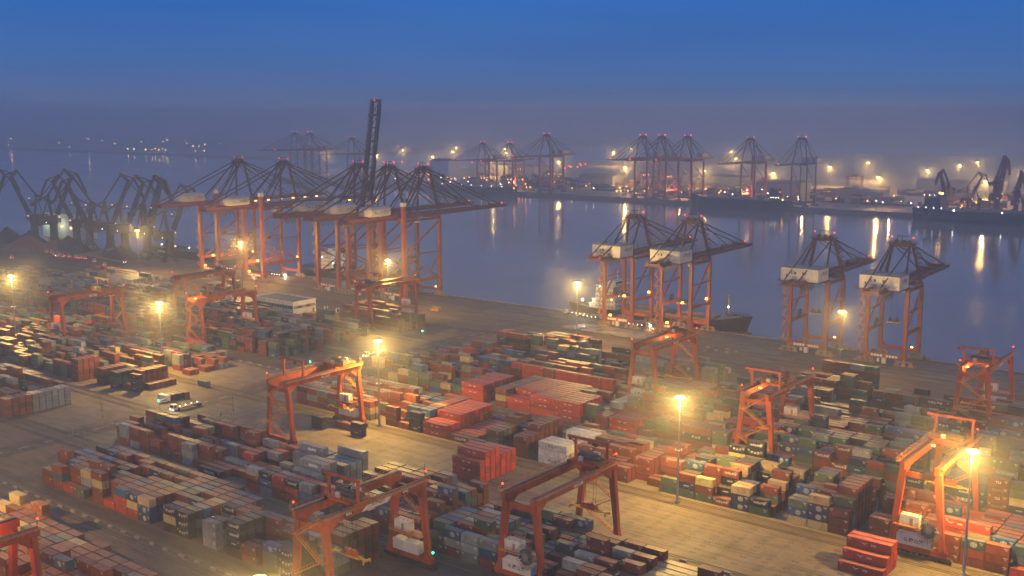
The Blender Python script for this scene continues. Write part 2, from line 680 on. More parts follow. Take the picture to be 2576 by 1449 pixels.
# ------------------------------------------------------------------ lamp masts
def mast_proto():
    t = thing('lamp_mast', 'x', 'lamp mast')
    MB().tube((0, 0, 0), (0, 0, 34), .42, 8, .2).build('mast_pole', 'grey', t)
    bs = MB().tube((0, 0, 0), (0, 0, .7), .95, 8, .8)
    bs.build('mast_base', 'concrete', t)
    h = MB().tube((0, 0, 33.9), (0, 0, 34.5), .8, 10)
    for k in range(10):
        a = 2 * math.pi * k / 10
        h.bar((.6 * math.cos(a), .6 * math.sin(a), 34.3), (1.45 * math.cos(a), 1.45 * math.sin(a), 34.5), .12)
    hd = h.build('lamp_head', 'grey', t)
    for k in range(10):
        a = 2 * math.pi * k / 10
        lm = MB()
        ca, sa = math.cos(a), math.sin(a)
        lm.bar((1.3 * ca, 1.3 * sa, 34.75), (1.62 * ca, 1.62 * sa, 34.3), .72, .3)
        lm.build('floodlight', 'sodium', hd)
    return t


MAST_PX = [(950, 858), (1710, 1000), (2445, 1135), (400, 763), (28, 695), (1452, 712), (2118, 785), (605, 610), (345, 580), (975, 655), (652, 1457)]
MAST_LB = ['sodium lamp mast beside the lit orange crane over two dark stacks',
           'tall sodium lamp mast with a mid collar of small lamps before the green stacks',
           'sodium lamp mast standing right of the white house crane in the near right corner',
           'sodium lamp mast rising from the left yard above the rust door stacks',
           'sodium lamp mast nearest the left edge above the hazy container rows',
           'sodium lamp mast at the quay beside the white bridge of the moored ship',
           'slim lamp mast on the dim quay in front of the two right quay cranes',
           'sodium lamp mast among the far left quay cranes with orange lit beams',
           'small distant sodium lamp mast in front of the dark grab cranes',
           'lamp mast on the quay before the five big cranes, beside the rightmost one',
           'lamp mast whose head just glows at the lower edge among the navy stacks']
mp = mast_proto()
MASTS = []
MASTO = []
for i, (px, py) in enumerate(MAST_PX):
    x, y = at(px, py, 34.5)
    if i == 0:
        o = mp
        o.location = (x, y, 0)
        o['label'] = MAST_LB[i]
    else:
        o = copy_tree(mp, MAST_LB[i], (x, y, 0))
    o['group'] = 'lamp masts of the near terminal'
    MASTS.append((x, y))
    light('mast_light', (0, 0, 32.9), [360000, 330000, 310000, 340000, 340000, 300000, 140000, 270000, 230000, 240000, 170000][i], color=(1, .59, .13), size=.5, parent=o)
    MASTO.append(o)
for k, (x, y) in enumerate(((-300, 122), (-35, 465), (-430, 122))):
    o = copy_tree(mp, 'sodium lamp mast standing outside the picture, %s of the unseen ones' % NTH[k], (x, y, 0))
    o['group'] = 'lamp masts of the near terminal'
    light('mast_light', (0, 0, 32.9), 240000, color=(1, .57, .13), size=.5, parent=o)
for i, o in enumerate(MASTO):
    if i in (0, 1, 3, 4, 5, 6):
        cl = MB()
        for k in range(6):
            a = math.pi * k / 3
            cl.bar((.3 * math.cos(a), .3 * math.sin(a), 17.2), (1.0 * math.cos(a), 1.0 * math.sin(a), 17.5), .18)
        cl.tube((0, 0, 17), (0, 0, 17.35), .55, 8)
        c = cl.build('lamp_collar', 'grey', o)
        cm = MB()
        for k in range(6):
            a = math.pi * k / 3
            cm.box(1.05 * math.cos(a) - .13, 1.05 * math.cos(a) + .13, 1.05 * math.sin(a) - .13, 1.05 * math.sin(a) + .13, 17.35, 17.6)
        cm.build('small_lamp', 'letter', c)

FAR_MAST = [(-1901, 2001, 1), (-1725, 1990, 1), (-1920, 2230, 1), (-1531, 1702, 1), (-1749, 2228, 1), (-1549, 1978, 1), (-1346, 1676, .8), (-1186, 1676, .9), (-1696, 1702, .6),
            (-1393, 2197, 1), (-1486, 2427, 1), (-961, 1554, 1), (-1181, 2394, 1), (-986, 2021, 1), (-807, 1543, 1), (-685, 1532, 1),
            (-698, 1791, 1), (-704, 1993, 1), (-525, 1531, 1), (-530, 1775, 1), (-539, 1988, .8), (-546, 2132, .9), (-378, 1522, 1), (-384, 1763, 1), (-1877, 1718, .9),
            (-3677, 2194, 1), (-3968, 2052, .8), (-3356, 2308, .7)]
fm = None
for i, (x, y, s) in enumerate(sorted(FAR_MAST, key=lambda a: a[0] / a[1])):
    if fm is None:
        t = thing('distant_lamp_mast', '', 'lamp mast')
        MB().tube((0, 0, 0), (0, 0, 33), .5, 6, .3).build('mast_pole', 'grey', t)
        lm = MB()
        lm.prism([(-2.2, 34.6), (2.2, 34.6), (1.3, 33.1), (-1.3, 33.1)], 'y', -.9, .9)
        lm.prism([(-2.2, 34.6), (2.2, 34.6), (1.3, 33.1), (-1.3, 33.1)], 'x', -.9, .9)
        lm.build('floodlight', 'sodium_far', t)
        fm = t
        o = t
        o.location = (x, y, 0)
    else:
        o = copy_tree(fm, '', (x, y, 0))
    o['label'] = 'hazy sodium lamp mast across the water, %s from the left of the far lamps' % NTH[i]
    o['group'] = 'sodium lamp masts across the water'
    light('mast_light', (0, 0, 32), (850000 if x > -2000 else 60000) * s, (1, .57, .15), size=.5, parent=o)

# balls of denser haze added to imitate lens glow round the lamps
b = MB()
for (x, y) in MASTS:
    b.ball((x, y, 32.0), 11.0, 24, 14)
    b.ball((x, y, 31.5), 21.0, 28, 16)
for (x, y, s_) in FAR_MAST:
    if x > -2100:
        b.ball((x, y, 31.0), 16.0, 16, 10)
        b.ball((x, y, 31.0), 30.0, 18, 11)
mo_ = b.build('halo', None)
for p_ in mo_.data.polygons:
    p_.use_smooth = True
tag(mo_, 'added balls of thicker haze giving the sodium lamp heads their glow', 'halo', kind='stuff')
mm_ = bpy.data.materials.new('halo')
mm_.use_nodes = True
nt = mm_.node_tree
nt.nodes.clear()
ho = nt.nodes.new('ShaderNodeOutputMaterial')
hv = nt.nodes.new('ShaderNodeVolumePrincipled')
hv.inputs['Color'].default_value = (.95, .93, .9, 1)
hv.inputs['Density'].default_value = .001
hv.inputs['Anisotropy'].default_value = .25
nt.links.new(hv.outputs[0], ho.inputs['Volume'])
mo_.data.materials.append(mm_)
mm_.cycles.volume_sampling = 'EQUIANGULAR'

# ------------------------------------------------------------------ yard gantry cranes
def red_lamp(parent, loc, r=.26, name='warning_lamp', m='red_lamp'):
    o = MB().ball((0, 0, 0), r, 8, 5).build(name, m, parent, loc)
    MB().box(-.07, .07, -.07, .07, -1.3, -r * .7).build('lamp_stem', 'steel', o)
    return o


def yard_crane(label, xm, yl, yr, h=25.0, t=.5, house='r', arch=.15, drop=9.0, sign=None, lit=0, stairs='l', board=False, paintm='yard', near=True, green=()):
    root = thing('yard_gantry_crane', label, 'gantry crane', (xm, yl, 0), 0, 'orange yard gantry cranes')
    S = yr - yl
    gx = 4.7
    for yy, end in ((0, 'l'), (S, 'r')):
        MB().box(-8.4, 8.4, yy - .75, yy + .75, 1.7, 3.3).build('sill_beam', paintm, root)
        for sx in (-1, 1):
            bo = MB()
            bo.box(sx * 7.0 - 2.4, sx * 7.0 + 2.4, yy - .55, yy + .55, .75, 1.75)
            for wx in (-1.7, -.6, .6, 1.7):
                bo.tube((sx * 7 + wx, yy - .35, .55), (sx * 7 + wx, yy + .35, .55), .5, 10)
            bo.box(sx * 9.3 - .35, sx * 9.3 + .35, yy - .5, yy + .5, .5, 1.3)
            bo.box(sx * 7 - .8, sx * 7 + .8, yy + .55, yy + 1.2, .8, 1.6)
            bo.build('wheel_bogie', 'steel', root)
            lg = MB().bar((sx * 6.9, yy, 3.2), (sx * gx, yy, h - 2.0), 1.35, 1.35, 2.0, 1.5)
            lg.bar((sx * 6.9, yy, 3.2), (sx * 6.6, yy, 5.4), 1.9, 1.7, 1.4, 1.4)
            lg.build('leg', paintm, root)
        cbm = MB().bar((-gx, yy, h - 3.4), (gx, yy, h - 3.4), .9, 1.5)
        cbm.build('cross_beam', paintm, root)
    for sx in (-1, 1):
        g = MB().box(sx * gx - .65, sx * gx + .65, -1.6, S + 1.6, h - 2.1, h)
        for kk in (0, 1):
            yy = kk * S
            s = 1 if kk == 0 else -1
            g.prism([(yy, h - 2.1), (yy + s * 4.2, h - 2.1), (yy + s * 1.0, h - 4.6), (yy, h - 4.6)][::s], 'x', sx * gx - .6, sx * gx + .6)
        for k in range(13):
            yy = 1.5 + k * (S - 3) / 12
            g.box(sx * gx - .69, sx * gx + .69, yy - .05, yy + .05, h - 2.05, h - .06)
        gd = g.build('main_girder', paintm, root)
        MB().box(sx * gx - .22, sx * gx + .22, -1.2, S + 1.2, h, h + .18).build('trolley_rail', 'steel', gd)
        hr = MB()
        ox = sx * (gx + 1.35)
        hr.box(ox - .5, ox + .5, -1.4, S + 1.4, h - .12, h - .02)
        hr.rail([(ox + sx * .45, -1.4, h), (ox + sx * .45, S + 1.4, h)], 1.1, 2.2, .08)
        for k in range(10):
            hr.bar((ox - sx * .6, k * S / 9, h - .9), (ox + sx * .4, k * S / 9, h - .12), .12)
        hr.build('walkway', 'stair' if near else paintm, gd)
        if board and sx > 0:
            bd = MB()
            bd.prism([(S * .34, h - 2.0), (S * .60, h - 2.0), (S * .68, h - .1), (S * .42, h - .1)], 'x', gx + .66, gx + .70)
            pb = bd.build('sign_board', 'white', gd)
            lettering('G 唐山港', 1.15, 'dark_letter', pb, (gx + .72, S * .51, h - 1.05), R(90), .03)
            for txt, fy in (('65t', .215), ('043', .80)):
                pl = MB().box(gx + .66, gx + .71, S * fy - 1.5, S * fy + 1.5, h - 1.75, h - .25).build('number_plate', 'black', gd)
                lettering(txt, 1.5, 'letter', pl, (gx + .74, S * fy, h - 1.0), R(90), .03)
        elif sx > 0:
            pb = MB().box(gx + .66, gx + .70, S * .45, S * .57, h - 1.7, h - .5).build('sign_board', 'white', gd)
            lettering('唐山港', .85, 'dark_letter', pb, (gx + .72, S * .51, h - 1.1), R(90), .03)
    # trolley with hoist drums, cab and rails
    ty = t * S
    tr = MB().box(-5.6, 5.6, ty - 3.4, ty - 2.7, h + .2, h + .9).box(-5.6, 5.6, ty + 2.7, ty + 3.4, h + .2, h + .9)
    tr.box(-5.5, -4.0, ty - 3.4, ty + 3.4, h + .2, h + .8).box(4.0, 5.5, ty - 3.4, ty + 3.4, h + .2, h + .8).box(-4, 4, ty - .4, ty + .4, h + .2, h + .8)
    tr.box(-4.2, 4.2, ty - 2.9, ty + 2.9, h + .62, h + .72)
    trl = tr.build('trolley', paintm, root)
    dm = MB().tube((-3.0, ty - .9, h + 1.9), (3.0, ty - .9, h + 1.9), 1.1, 14)
    dm.tube((-1.0, ty + 1.5, h + 1.5), (2.4, ty + 1.5, h + 1.5), .8, 12).box(-3.8, -1.5, ty + .5, ty + 2.5, h + .7, h + 2.7)
    dm.box(2.4, 4.4, ty - 2.3, ty - .1, h + .7, h + 2.6).tube((3.2, ty + .2, h + 1.4), (3.2, ty + 2.2, h + 1.4), .6, 10)
    dm.build('hoist_drum', 'steel', trl)
    rr = MB().rail([(-5.6, ty - 3.4, h + .85), (5.6, ty - 3.4, h + .85), (5.6, ty + 3.4, h + .85), (-5.6, ty + 3.4, h + .85), (-5.6, ty - 3.4, h + .85)], 1.1, 1.6, .09)
    rr.build('guard_rail', 'stair', trl)
    MB().box(-.6, 1.6, ty + 2.4, ty + 3.0, h + .7, h + 2.6).build('control_cabinet', 'white', trl)
    MB().box(-2.2, -.9, ty - 2.6, ty - 1.9, h + .7, h + 2.2).build('control_cabinet', 'white', trl)
    cb_ = MB().box(1.4, 3.6, ty + 3.5, ty + 5.6, h - 3.4, h - .6)
    cabn = cb_.build('operator_cab', 'white', trl)
    MB().box(1.38, 3.62, ty + 3.47, ty + 4.7, h - 2.9, h - 1.5).build('cab_window', 'glass', cabn)
    # maintenance hoist frame standing on the girders
    ay = arch * S
    ar = MB()
    for sx in (-1, 1):
        ar.bar((sx * 5.3, ay, h), (sx * 5.3, ay, h + 6.2), .7, .6)
    ar.bar((-8.0, ay, h + 6.4), (5.9, ay, h + 6.4), .7, .75)
    ar.bar((-5.3, ay, h + 4.6), (-7.4, ay, h + 6.1), .3)
    af = ar.build('hoist_frame', paintm, root)
    MB().box(.6, 2.2, ay - .5, ay + .5, h + 5.0, h + 6.0).box(-7.6, -6.8, ay - .4, ay + .4, h + 5.4, h + 6.0).build('hoist_block', 'steel', af)
    # ropes, head block and spreader
    rp = MB()
    for sx in (-1.6, 1.6):
        for sy in (-.7, .7):
            rp.bar((sx * 1.3, ty + sy, h), (sx, ty + sy, drop + 1.6), .07)
    hbk = MB().box(-2.4, 2.4, ty - .95, ty + .95, drop + .55, drop + 1.15)
    for sx in (-1.6, 1.6):
        hbk.tube((sx, ty - .5, drop + 1.5), (sx, ty + .5, drop + 1.5), .55, 10)
        hbk.box(sx - .5, sx + .5, ty - .8, ty + .8, drop + .9, drop + 1.4)
    hbk.box(-.7, .7, ty - .6, ty + .6, drop + 1.1, drop + 2.0)
    sp = MB()
    for sy in (-.62, .62):
        sp.box(-4.0, 4.0, ty + sy - .2, ty + sy + .2, drop + .05, drop + .5)
    for sx in (-1, 1):
        sp.box(sx * 6.0 - .22, sx * 6.0 + .22, ty - 1.2, ty + 1.2, drop, drop + .5)
        sp.box(min(sx * 3.4, sx * 6), max(sx * 3.4, sx * 6), ty - .35, ty + .35, drop + .08, drop + .42)
        for sy in (-1, 1):
            sp.box(sx * 6.1 - .2, sx * 6.1 + .2, ty + sy * 1.22 - .1, ty + sy * 1.22 + .1, drop - .5, drop + .3)
    sp.box(-.9, .9, ty - .9, ty + .9, drop + .1, drop + .55)
    hb = hbk.build('head_block', paintm, root)
    rp.build('hoist_rope', 'steel', hb)
    sprd = sp.build('spreader', 'yellow', root)
    # power house end
    if house:
        yy = 0 if house == 'l' else S
        oy = -1.2 if house == 'l' else 1.2
        low = MB().box(-5.2, 4.2, yy - 1.35, yy + 1.35, 3.5, 6.5)
        for k in range(8):
            low.box(-4.7 + k * 1.25, -4.62 + k * 1.25, yy - 1.39, yy + 1.39, 3.6, 6.4)
        lo = low.build('power_house', 'white', root)
        if house == 'l':
            lettering('G 唐山港', 1.35, 'dark_letter', lo, (-.5, yy - 1.44, 5.0), 0, .015)
        vt = MB()
        for k in range(5):
            vt.box(-4.2 + k * 1.7, -3.2 + k * 1.7, yy - 1.0, yy + 1.0, 1.0, 1.6)
        vt.build('vent', 'steel', lo)
        up = MB().box(-4.6, .6, yy - 1.25, yy + 1.25, 9.2, 12.0)
        uo = up.build('electric_house', 'white', root)
        MB().box(-1.9, -1.0, yy - 1.28, yy - 1.2, 9.3, 11.3).build('house_door', 'grey', uo)
        pf = MB().box(-6.2, 6.0, yy - 1.9, yy + 1.6, 8.8, 9.1)
        pf.rail([(-6.2, yy - 1.85, 9.1), (6, yy - 1.85, 9.1)], 1.1, 1.5, .08).rail([(-4.6, yy - 1.2, 12.0), (.6, yy - 1.2, 12.0), (.6, yy + 1.2, 12.0), (-4.6, yy + 1.2, 12.0)], 1.0, 1.3, .08)
        pf.build('platform', 'stair', uo)
        if house == 'l':
            rl_ = MB()
            cx_, cz_ = 3.6, 9.4
            rad = 3.5
            for k in range(32):
                a = 2 * math.pi * k / 32
                ca, sa = math.cos(a), math.sin(a)
                rl_.bar((cx_ + .5 * ca, yy - 2.2, cz_ + .5 * sa), (cx_ + rad * ca, yy - 2.5, cz_ + rad * sa), .1, .1)
                rl_.bar((cx_ + .5 * ca, yy - 3.0, cz_ + .5 * sa), (cx_ + rad * ca, yy - 2.8, cz_ + rad * sa), .1, .1)
            rl_.tube((cx_, yy - 3.05, cz_), (cx_, yy - 2.0, cz_), .55, 12)
            re = rl_.build('cable_reel', 'grey', root)
            co = MB()
            for k in range(24):
                a, a2 = 2 * math.pi * k / 24, 2 * math.pi * (k + 1) / 24
                co.bar((cx_ + 1.5 * math.cos(a), yy - 2.62, cz_ + 1.5 * math.sin(a)), (cx_ + 1.5 * math.cos(a2), yy - 2.62, cz_ + 1.5 * math.sin(a2)), .3, 1.5)
            co.build('cable', 'black', re)
    # zig-zag stairs
    for end in stairs:
        yy = -1.35 if end == 'l' else S + 1.35
        st = MB()
        xs = 4.9
        z = 3.3
        nfl = 4
        dz = (h - 1.0 - z) / nfl
        for k in range(nfl):
            x0, x1 = ((-xs, xs) if k % 2 else (xs, -xs))
            sc_ = 1 - .28 * (k / nfl)
            x0 *= sc_
            x1 *= sc_
            for oy in (-.4, .4):
                st.bar((x0, yy + oy, z), (x1, yy + oy, z + dz), .08, .3)
                st.bar((x0, yy + oy, z + 1.05), (x1, yy + oy, z + dz + 1.05), .07)
            for q in range(9):
                fx = x0 + (x1 - x0) * q / 8
                st.box(fx - .16, fx + .16, yy - .4, yy + .4, z + dz * q / 8, z + dz * q / 8 + .06)
                for oy in (-.4, .4):
                    st.bar((fx, yy + oy, z + dz * q / 8), (fx, yy + oy, z + dz * q / 8 + 1.05), .05)
            sx_ = 1 if x1 > 0 else -1
            st.box(min(x1, x1 + sx_ * 1.4), max(x1, x1 + sx_ * 1.4), yy - .55, yy + .6, z + dz - .06, z + dz + .04)
            st.rail([(x1, yy - .5, z + dz), (x1 + sx_ * 1.4, yy - .5, z + dz), (x1 + sx_ * 1.4, yy + .5, z + dz)], 1.05, .7, .06)
            z += dz
        st.bar((xs, yy, 0.1), (xs, yy, 3.3), .5, .1)
        st.build('staircase', 'stair', root)
    red_lamp(root, (-gx - .4, -1.3, h + 2.2))
    red_lamp(root, (gx + .4, S + 1.3, h + 2.2))
    red_lamp(root, (6.2, (0 if house == 'r' else S) + .2, 4.6), .22)
    ms = MB().tube((gx, S + 1.3, h), (gx, S + 1.3, h + 4.2), .07, 5).tube((-gx, -1.2, h), (-gx, -1.2, h + 3.0), .07, 5)
    ms.build('mast_aerial', 'steel', root)
    for gp in green:
        MB().ball((0, 0, 0), .3, 8, 5).build('green_lamp', 'green_lamp', root, gp)
    if lit:
        for k, fy in enumerate((-4.5, 4.5)):
            yk = min(max(ty + fy, 2), S - 2)
            for sx in (-1, 1):
                MB().prism([(-.35, 0), (.35, 0), (.55, -.4), (-.55, -.4)], 'y', -.35, .35).build('work_lamp', 'orange_lamp', root, (sx * (gx - 1.1), yk, h - .9))
        light('work_light', (0, ty - 4, h - 2.6), 2600 * lit, (1, .36, .07), .35, root)
        light('work_light', (0, ty + 5, h - 2.6), 1800 * lit, (1, .36, .07), .35, root)
    return root


yard_crane('brightly lit orange gantry crane over two dark stacks, trolley at its far end', -304.9, 252.5, 288, 25, .86, 'r', .2, 7.5, stairs='lr')
yard_crane('red gantry crane with number 043, a white arrow board and yellow spreader', -193.6, 169, 204, 24.8, .36, 'r', .31, 9.5, board=True, stairs='lr', green=((-5.9, 12.6 - 1.4, 10.2), (7.6, 36.0, 4.4)))
yard_crane('red gantry crane at the lower centre with a wheel reel and white power house', -160.8, 211.5, 248, 24.8, .88, 'l', .9, 11.0, stairs='r', green=((-7.2, 36.9, 3.9),))
yard_crane('bright orange gantry crane beside the near right mast, white house and reel below', -84.3, 293.2, 328.5, 27, .78, 'l', .86, 13, lit=.35, stairs='r')
yard_crane('orange gantry crane with zigzag stairs in front of the navy and green stacks', -156.0, 342, 378.5, 25.6, .42, 'r', .2, 8, lit=1.2, stairs='l')
yard_crane('orange gantry crane at the right edge, glowing lamps under its trolley', -105.5, 428, 464, 26, .22, 'r', .12, 9, lit=1.6, stairs='l')
yard_crane('orange gantry crane with a glowing rear girder before the moored ship', -227.0, 384, 420, 26, .84, 'l', .9, 6, lit=1.0, stairs='r')
yard_crane('dim red gantry crane over brown stacks right of the white office', -438.5, 426.5, 464, 25.4, .12, 'r', .22, 14, stairs='')
yard_crane('dim red gantry crane in front of the far quay cranes, over a pale stack', -552.5, 384, 420, 25.4, .8, None, .8, 15, stairs='r')
yard_crane('red gantry crane left of the white office with three glowing lamps on its girder', -479.8, 342, 378, 25.4, .22, 'r', .14, 8, lit=1.6, stairs='l')
yard_crane('dim red gantry crane deep in the left yard between two tall lamp masts', -535.5, 295, 331, 26.6, .74, 'l', .78, 12, stairs='r')
yard_crane('glowing orange gantry crane cut off by the lower left corner', -244.2, 86, 122, 24.5, .6, None, .5, 12, lit=2.6, stairs='r')


# ------------------------------------------------------------------ ship-to-shore quay cranes
def quay_crane(label, xc, yw, gauge, hs, zg, za, back, boom, big=False, raised=False, glow=0, spz=20, sty=.55, rz=0, group=None, detail=True, boxy=True, dark=False):
    """origin on the water side rail; land at -y"""
    root = thing('quay_crane', label, 'quay crane', (xc, yw, 0), rz, group)
    pm = 'navy_steel' if dark else 'crane'
    gm = 'navy_steel' if dark else 'girder'
    fm_ = 'navy_steel' if dark else 'frame'
    G = gauge
    zb = zg - (1.4 if big else 1.2)
    zt = zg + (2.2 if big else 1.3)
    lw = 2.4 if big else 1.9
    for yy, sc_ in ((0, 1), (-G, 1.12 if big else 1.0)):
        sl = MB().box(-hs - lw * .5, hs + lw * .5, yy - .8, yy + .8, 3.6, 5.6)
        so_ = sl.build('sill_beam', pm, root)
        if yy < 0 and detail:
            sg = MB()
            for k in range(9):
                if k != 4:
                    sg.box(-hs * .62 + k * hs * .155 - .6, -hs * .62 + k * hs * .155 + .6, yy - .86, yy - .8, 4.0, 5.2)
            sg.build('sign_plate', 'letter', so_)
            MB().box(-1.2, .8, yy - .6, yy + .9, .6, 3.4).build('switch_cabinet', 'white', root)
            MB().box(-3.6, -2.4, yy - .4, yy + .5, 1.2, 3.0).build('switch_cabinet', 'white', root)
        for sx in (-1, 1):
            bo = MB()
            for c in (-3.4, 0, 3.4):
                x = sx * hs + c
                bo.prism([(x - 1.5, .7), (x + 1.5, .7), (x + .6, 2.2), (x - .6, 2.2)], 'y', yy - .55, yy + .55)
                for wx in (-.95, -.0, .95):
                    bo.tube((x + wx, yy - .4, .5), (x + wx, yy + .4, .5), .45, 8)
            bo.bar((sx * hs - 4, yy, 2.5), (sx * hs + 4, yy, 2.5), 1.0, .7)
            bo.box(sx * hs - .7, sx * hs + .7, yy - .6, yy + .6, 2.4, 3.7)
            bo.box(sx * (hs + 5.6) - .3, sx * (hs + 5.6) + .3, yy - .4, yy + .4, .7, 1.5)
            bo.build('wheel_bogie', 'steel' if not detail else 'tan', root)
            lg = MB().bar((sx * hs, yy, 4.0), (sx * hs, yy, zb), lw * sc_, lw * sc_, lw * sc_ * .92, lw * sc_ * .92)
            lg.prism([(sx * (hs - .1), 5.4), (sx * (hs - 2.6), 5.4), (sx * (hs - .1), 8.6)][::-sx or 1], 'y', yy - .6, yy + .6)
            if big and yy < 0 and sx > 0:
                lg.box(hs - 1.2, hs + 1.2, yy - 1.2, yy + 1.2, zb, zt + 6)
            lgo = lg.build('leg', pm, root)
            if big and yy < 0 and sx > 0:
                MB().box(hs - 1.4, hs + 1.4, yy - 1.4, yy + 1.4, zt + 6, zt + 8.5).build('leg_cap', 'white', lgo)
    for sx in (-1, 1):
        x = sx * hs
        zp = 13.0 if big else 16.5
        MB().bar((x, -G, zp), (x, 0, zp), 1.2, 2.4 if big else 1.9).build('portal_beam', pm, root)
        br = MB()
        if big:
            zm = 31
            br.bar((x, -G, zm), (x, 0, zm), .8)
            br.bar((x, -G + .8, zp), (x, -G / 2, (zp + zm) / 2 - 1), .8).bar((x, -G / 2, (zp + zm) / 2 - 1), (x, 0, zp + 1), .01)
            br.bar((x, -G, zm), (x, -.4, zb - 2), .95)
            br.bar((x, -G, zm - 1), (x, -2, zp + 1), .8)
            br.bar((x, 0, zm), (x, -G * .35, zp), .7)
        else:
            br.bar((x, -G, zp + 1), (x, -.5, zb - 1.5), .75)
            br.bar((x, -G, zg * .68), (x, 0, zg * .68 + .6), .6)
        br.build('brace', pm, root)
        MB().bar((x, -G, zb), (x, 0, zb), 1.3, 1.4).build('top_tie', gm, root)
    for yy in (-G, 0):
        MB().bar((-hs - .6, yy, zb + .8), (hs + .6, yy, zb + .8), 1.4, 2.2).build('cross_beam', gm, root)
    # girders towards the land, boom over the water
    hinge = 3.5
    gxx = 3.6
    for sx in (-1, 1):
        g = MB().box(sx * gxx - .75, sx * gxx + .75, -G - back, hinge, zg - .4, zt)
        g.build('main_girder', gm, root)
    tie = MB()
    for k in range(6):
        yy = -G - back + .6 + k * (G + back) / 5.2
        tie.box(-gxx, gxx, yy - .4, yy + .4, zg, zt - .4)
    tie.rail([(-gxx - 1.5, -G - back, zt), (gxx + 1.5, -G - back, zt), (gxx + 1.5, -G - back + 12, zt)], 1.1, 2, .1)
    tie.box(-gxx - 2, gxx + 2, -G - back - .8, -G - back + 3.5, zg - .3, zg + .1)
    tie.build('girder_tie', gm, root)
    L = boom - hinge
    bmb = MB()
    bw_ = 1.25 if raised else .7
    for sx in (-1, 1):
        bmb.prism([(0, -.4), (L * .93, 0.2), (L, .9), (L, 1.8), (0, zt - zg)], 'x', sx * gxx - bw_, sx * gxx + bw_)
    for k in range(9):
        yy = 1 + k * (L - 1.6) / 8
        bmb.box(-gxx, gxx, yy - .35, yy + .35, .5, 1.4)
    for k in range(8):
        y0_, y1_ = 1 + k * (L - 1.6) / 8, 1 + (k + 1) * (L - 1.6) / 8
        bmb.bar((-gxx, y0_, 1.0), (gxx, y1_, 1.0), .3)
    bmb.box(-gxx - 1.2, gxx + 1.2, L - 1.6, L + .4, .6, 1.9)
    if detail:
        bmb.rail([(gxx + 1.2, 2, 1.7), (gxx + 1.2, L, 1.7)], 1.2, 3.2, .1)
        bmb.rail([(-gxx - 1.2, 2, 1.7), (-gxx - 1.2, L, 1.7)], 1.2, 3.2, .1)
        for fy in (.62, .86):
            bmb.box(-gxx - .9, gxx + .9, L * fy - .7, L * fy + .7, 1.5, 3.0)
            bmb.bar((gxx, L * fy + 2, 1.6), (gxx, L * fy + 2, 4.6), .22).bar((gxx, L * fy + 2, 4.5), (gxx, L * fy + 4.6, 4.5), .22)
    boomo = bmb.build('boom', gm if not raised else 'navy_steel', root, (0, hinge, zg))
    if raised:
        boomo.rotation_euler = (R(80.5), 0, 0)
    if glow >= 1:
        for k in range(6):
            MB().box(-.4, .4, -.9, .9, -.5, 0).build('boom_lamp', 'orange_lamp', boomo, (gxx + .9, 4 + k * (L - 8) / 5.5, -.1))
    # apex frame
    ya = -4.6
    ap = 5.0 if not big else 4.6
    af = MB()
    zl = zt
    fl = 1.25 if not big else 1.15
    for sx in (-1, 1):
        af.bar((sx * hs * .93, 0, zl - .5), (sx * ap, ya + 1.4, za - 2.6), fl, fl, fl * .85, fl * .85)
        af.bar((sx * hs * .78, -G + 1, zl), (sx * (ap - .6), ya - 1.2, za - 2.8), .8 if not big else .9)
        if big:
            af.bar((sx * hs * .3, -G * .62, zl), (sx * (ap - 1.2), ya - .6, za - 2.8), .7)
    af.bar((-ap - .7, ya + 1.2, za - 2.2), (ap + .7, ya + 1.2, za - 2.2), 1.2, 1.3)
    af.bar((-ap - .7, ya - 1.4, za - 2.2), (ap + .7, ya - 1.4, za - 2.2), .9, 1.1)
    af.box(-ap - 1.4, ap + 1.6, ya - 2.6, ya + 2.6, za - 1.6, za - 1.35)
    afo = af.build('apex_frame', fm_, root)
    sv = MB()
    for sx in (-.55, .2, .75):
        sv.tube((sx * ap, ya - .4, za - .5), (sx * ap + .01, ya + .4, za - .5), 1.0, 12)
        sv.box(sx * ap - .9, sx * ap + .9, ya - 1.6, ya + 1.6, za - 1.35, za - .6)
    sv.rail([(-ap - 1.3, ya - 2.5, za - 1.4), (ap + 1.5, ya - 2.5, za - 1.4), (ap + 1.5, ya + 2.5, za - 1.4), (-ap - 1.3, ya + 2.5, za - 1.4)], 1.1, 1.8, .1)
    sv.bar((0, ya, za - .6), (0, ya, za + 2.4), .3).bar((0, ya, za + 2.3), (2.8, ya, za + 2.3), .3).bar((-2.4, ya, za + 2.3), (0, ya, za + 2.3), .3)
    sv.bar((-2.4, ya, za - .6), (-2.4, ya, za + 2.4), .3)
    sv.build('sheave_block', 'steel' if not dark else fm_, afo)
    for sx in (-1, 1):
        red_lamp(afo, (sx * (ap + .3), ya + .5, za + 1.6), .3 if detail else .6, m='red_lamp' if detail else 'red_far')
    sb = MB()
    for sx in (-1, 1):
        sb.bar((sx * (ap - .3), ya - 1.2, za - 2), (sx * gxx, -G - back + 1.2, zt), .5 if not big else .7)
        if big:
            sb.bar((sx * (ap - .3), ya - 1.2, za - 2), (sx * gxx, -G * .95, zt + 1), .4)
    if not raised:
        for sx in (-1, 1):
            sb.bar((sx * (ap - .3), ya + 1.4, za - 1.8), (sx * gxx, hinge + L * .90, zg + 2.6), .5 if not big else .65)
            sb.bar((sx * (ap - .3), ya + 1.4, za - 2.2), (sx * gxx, hinge + L * .52, zg + 2.6), .42 if not big else .6)
            if not big:
                sb.bar((sx * (ap - 1.5), ya + 1.4, za - 1.3), (sx * 1.2, hinge + L * .82, zg + 2.6), .12)
            else:
                sb.bar((sx * (ap - 1.5), ya + 1.2, za - 2.4), (sx * gxx, hinge + L * .22, zg + 2.6), .3)
    else:
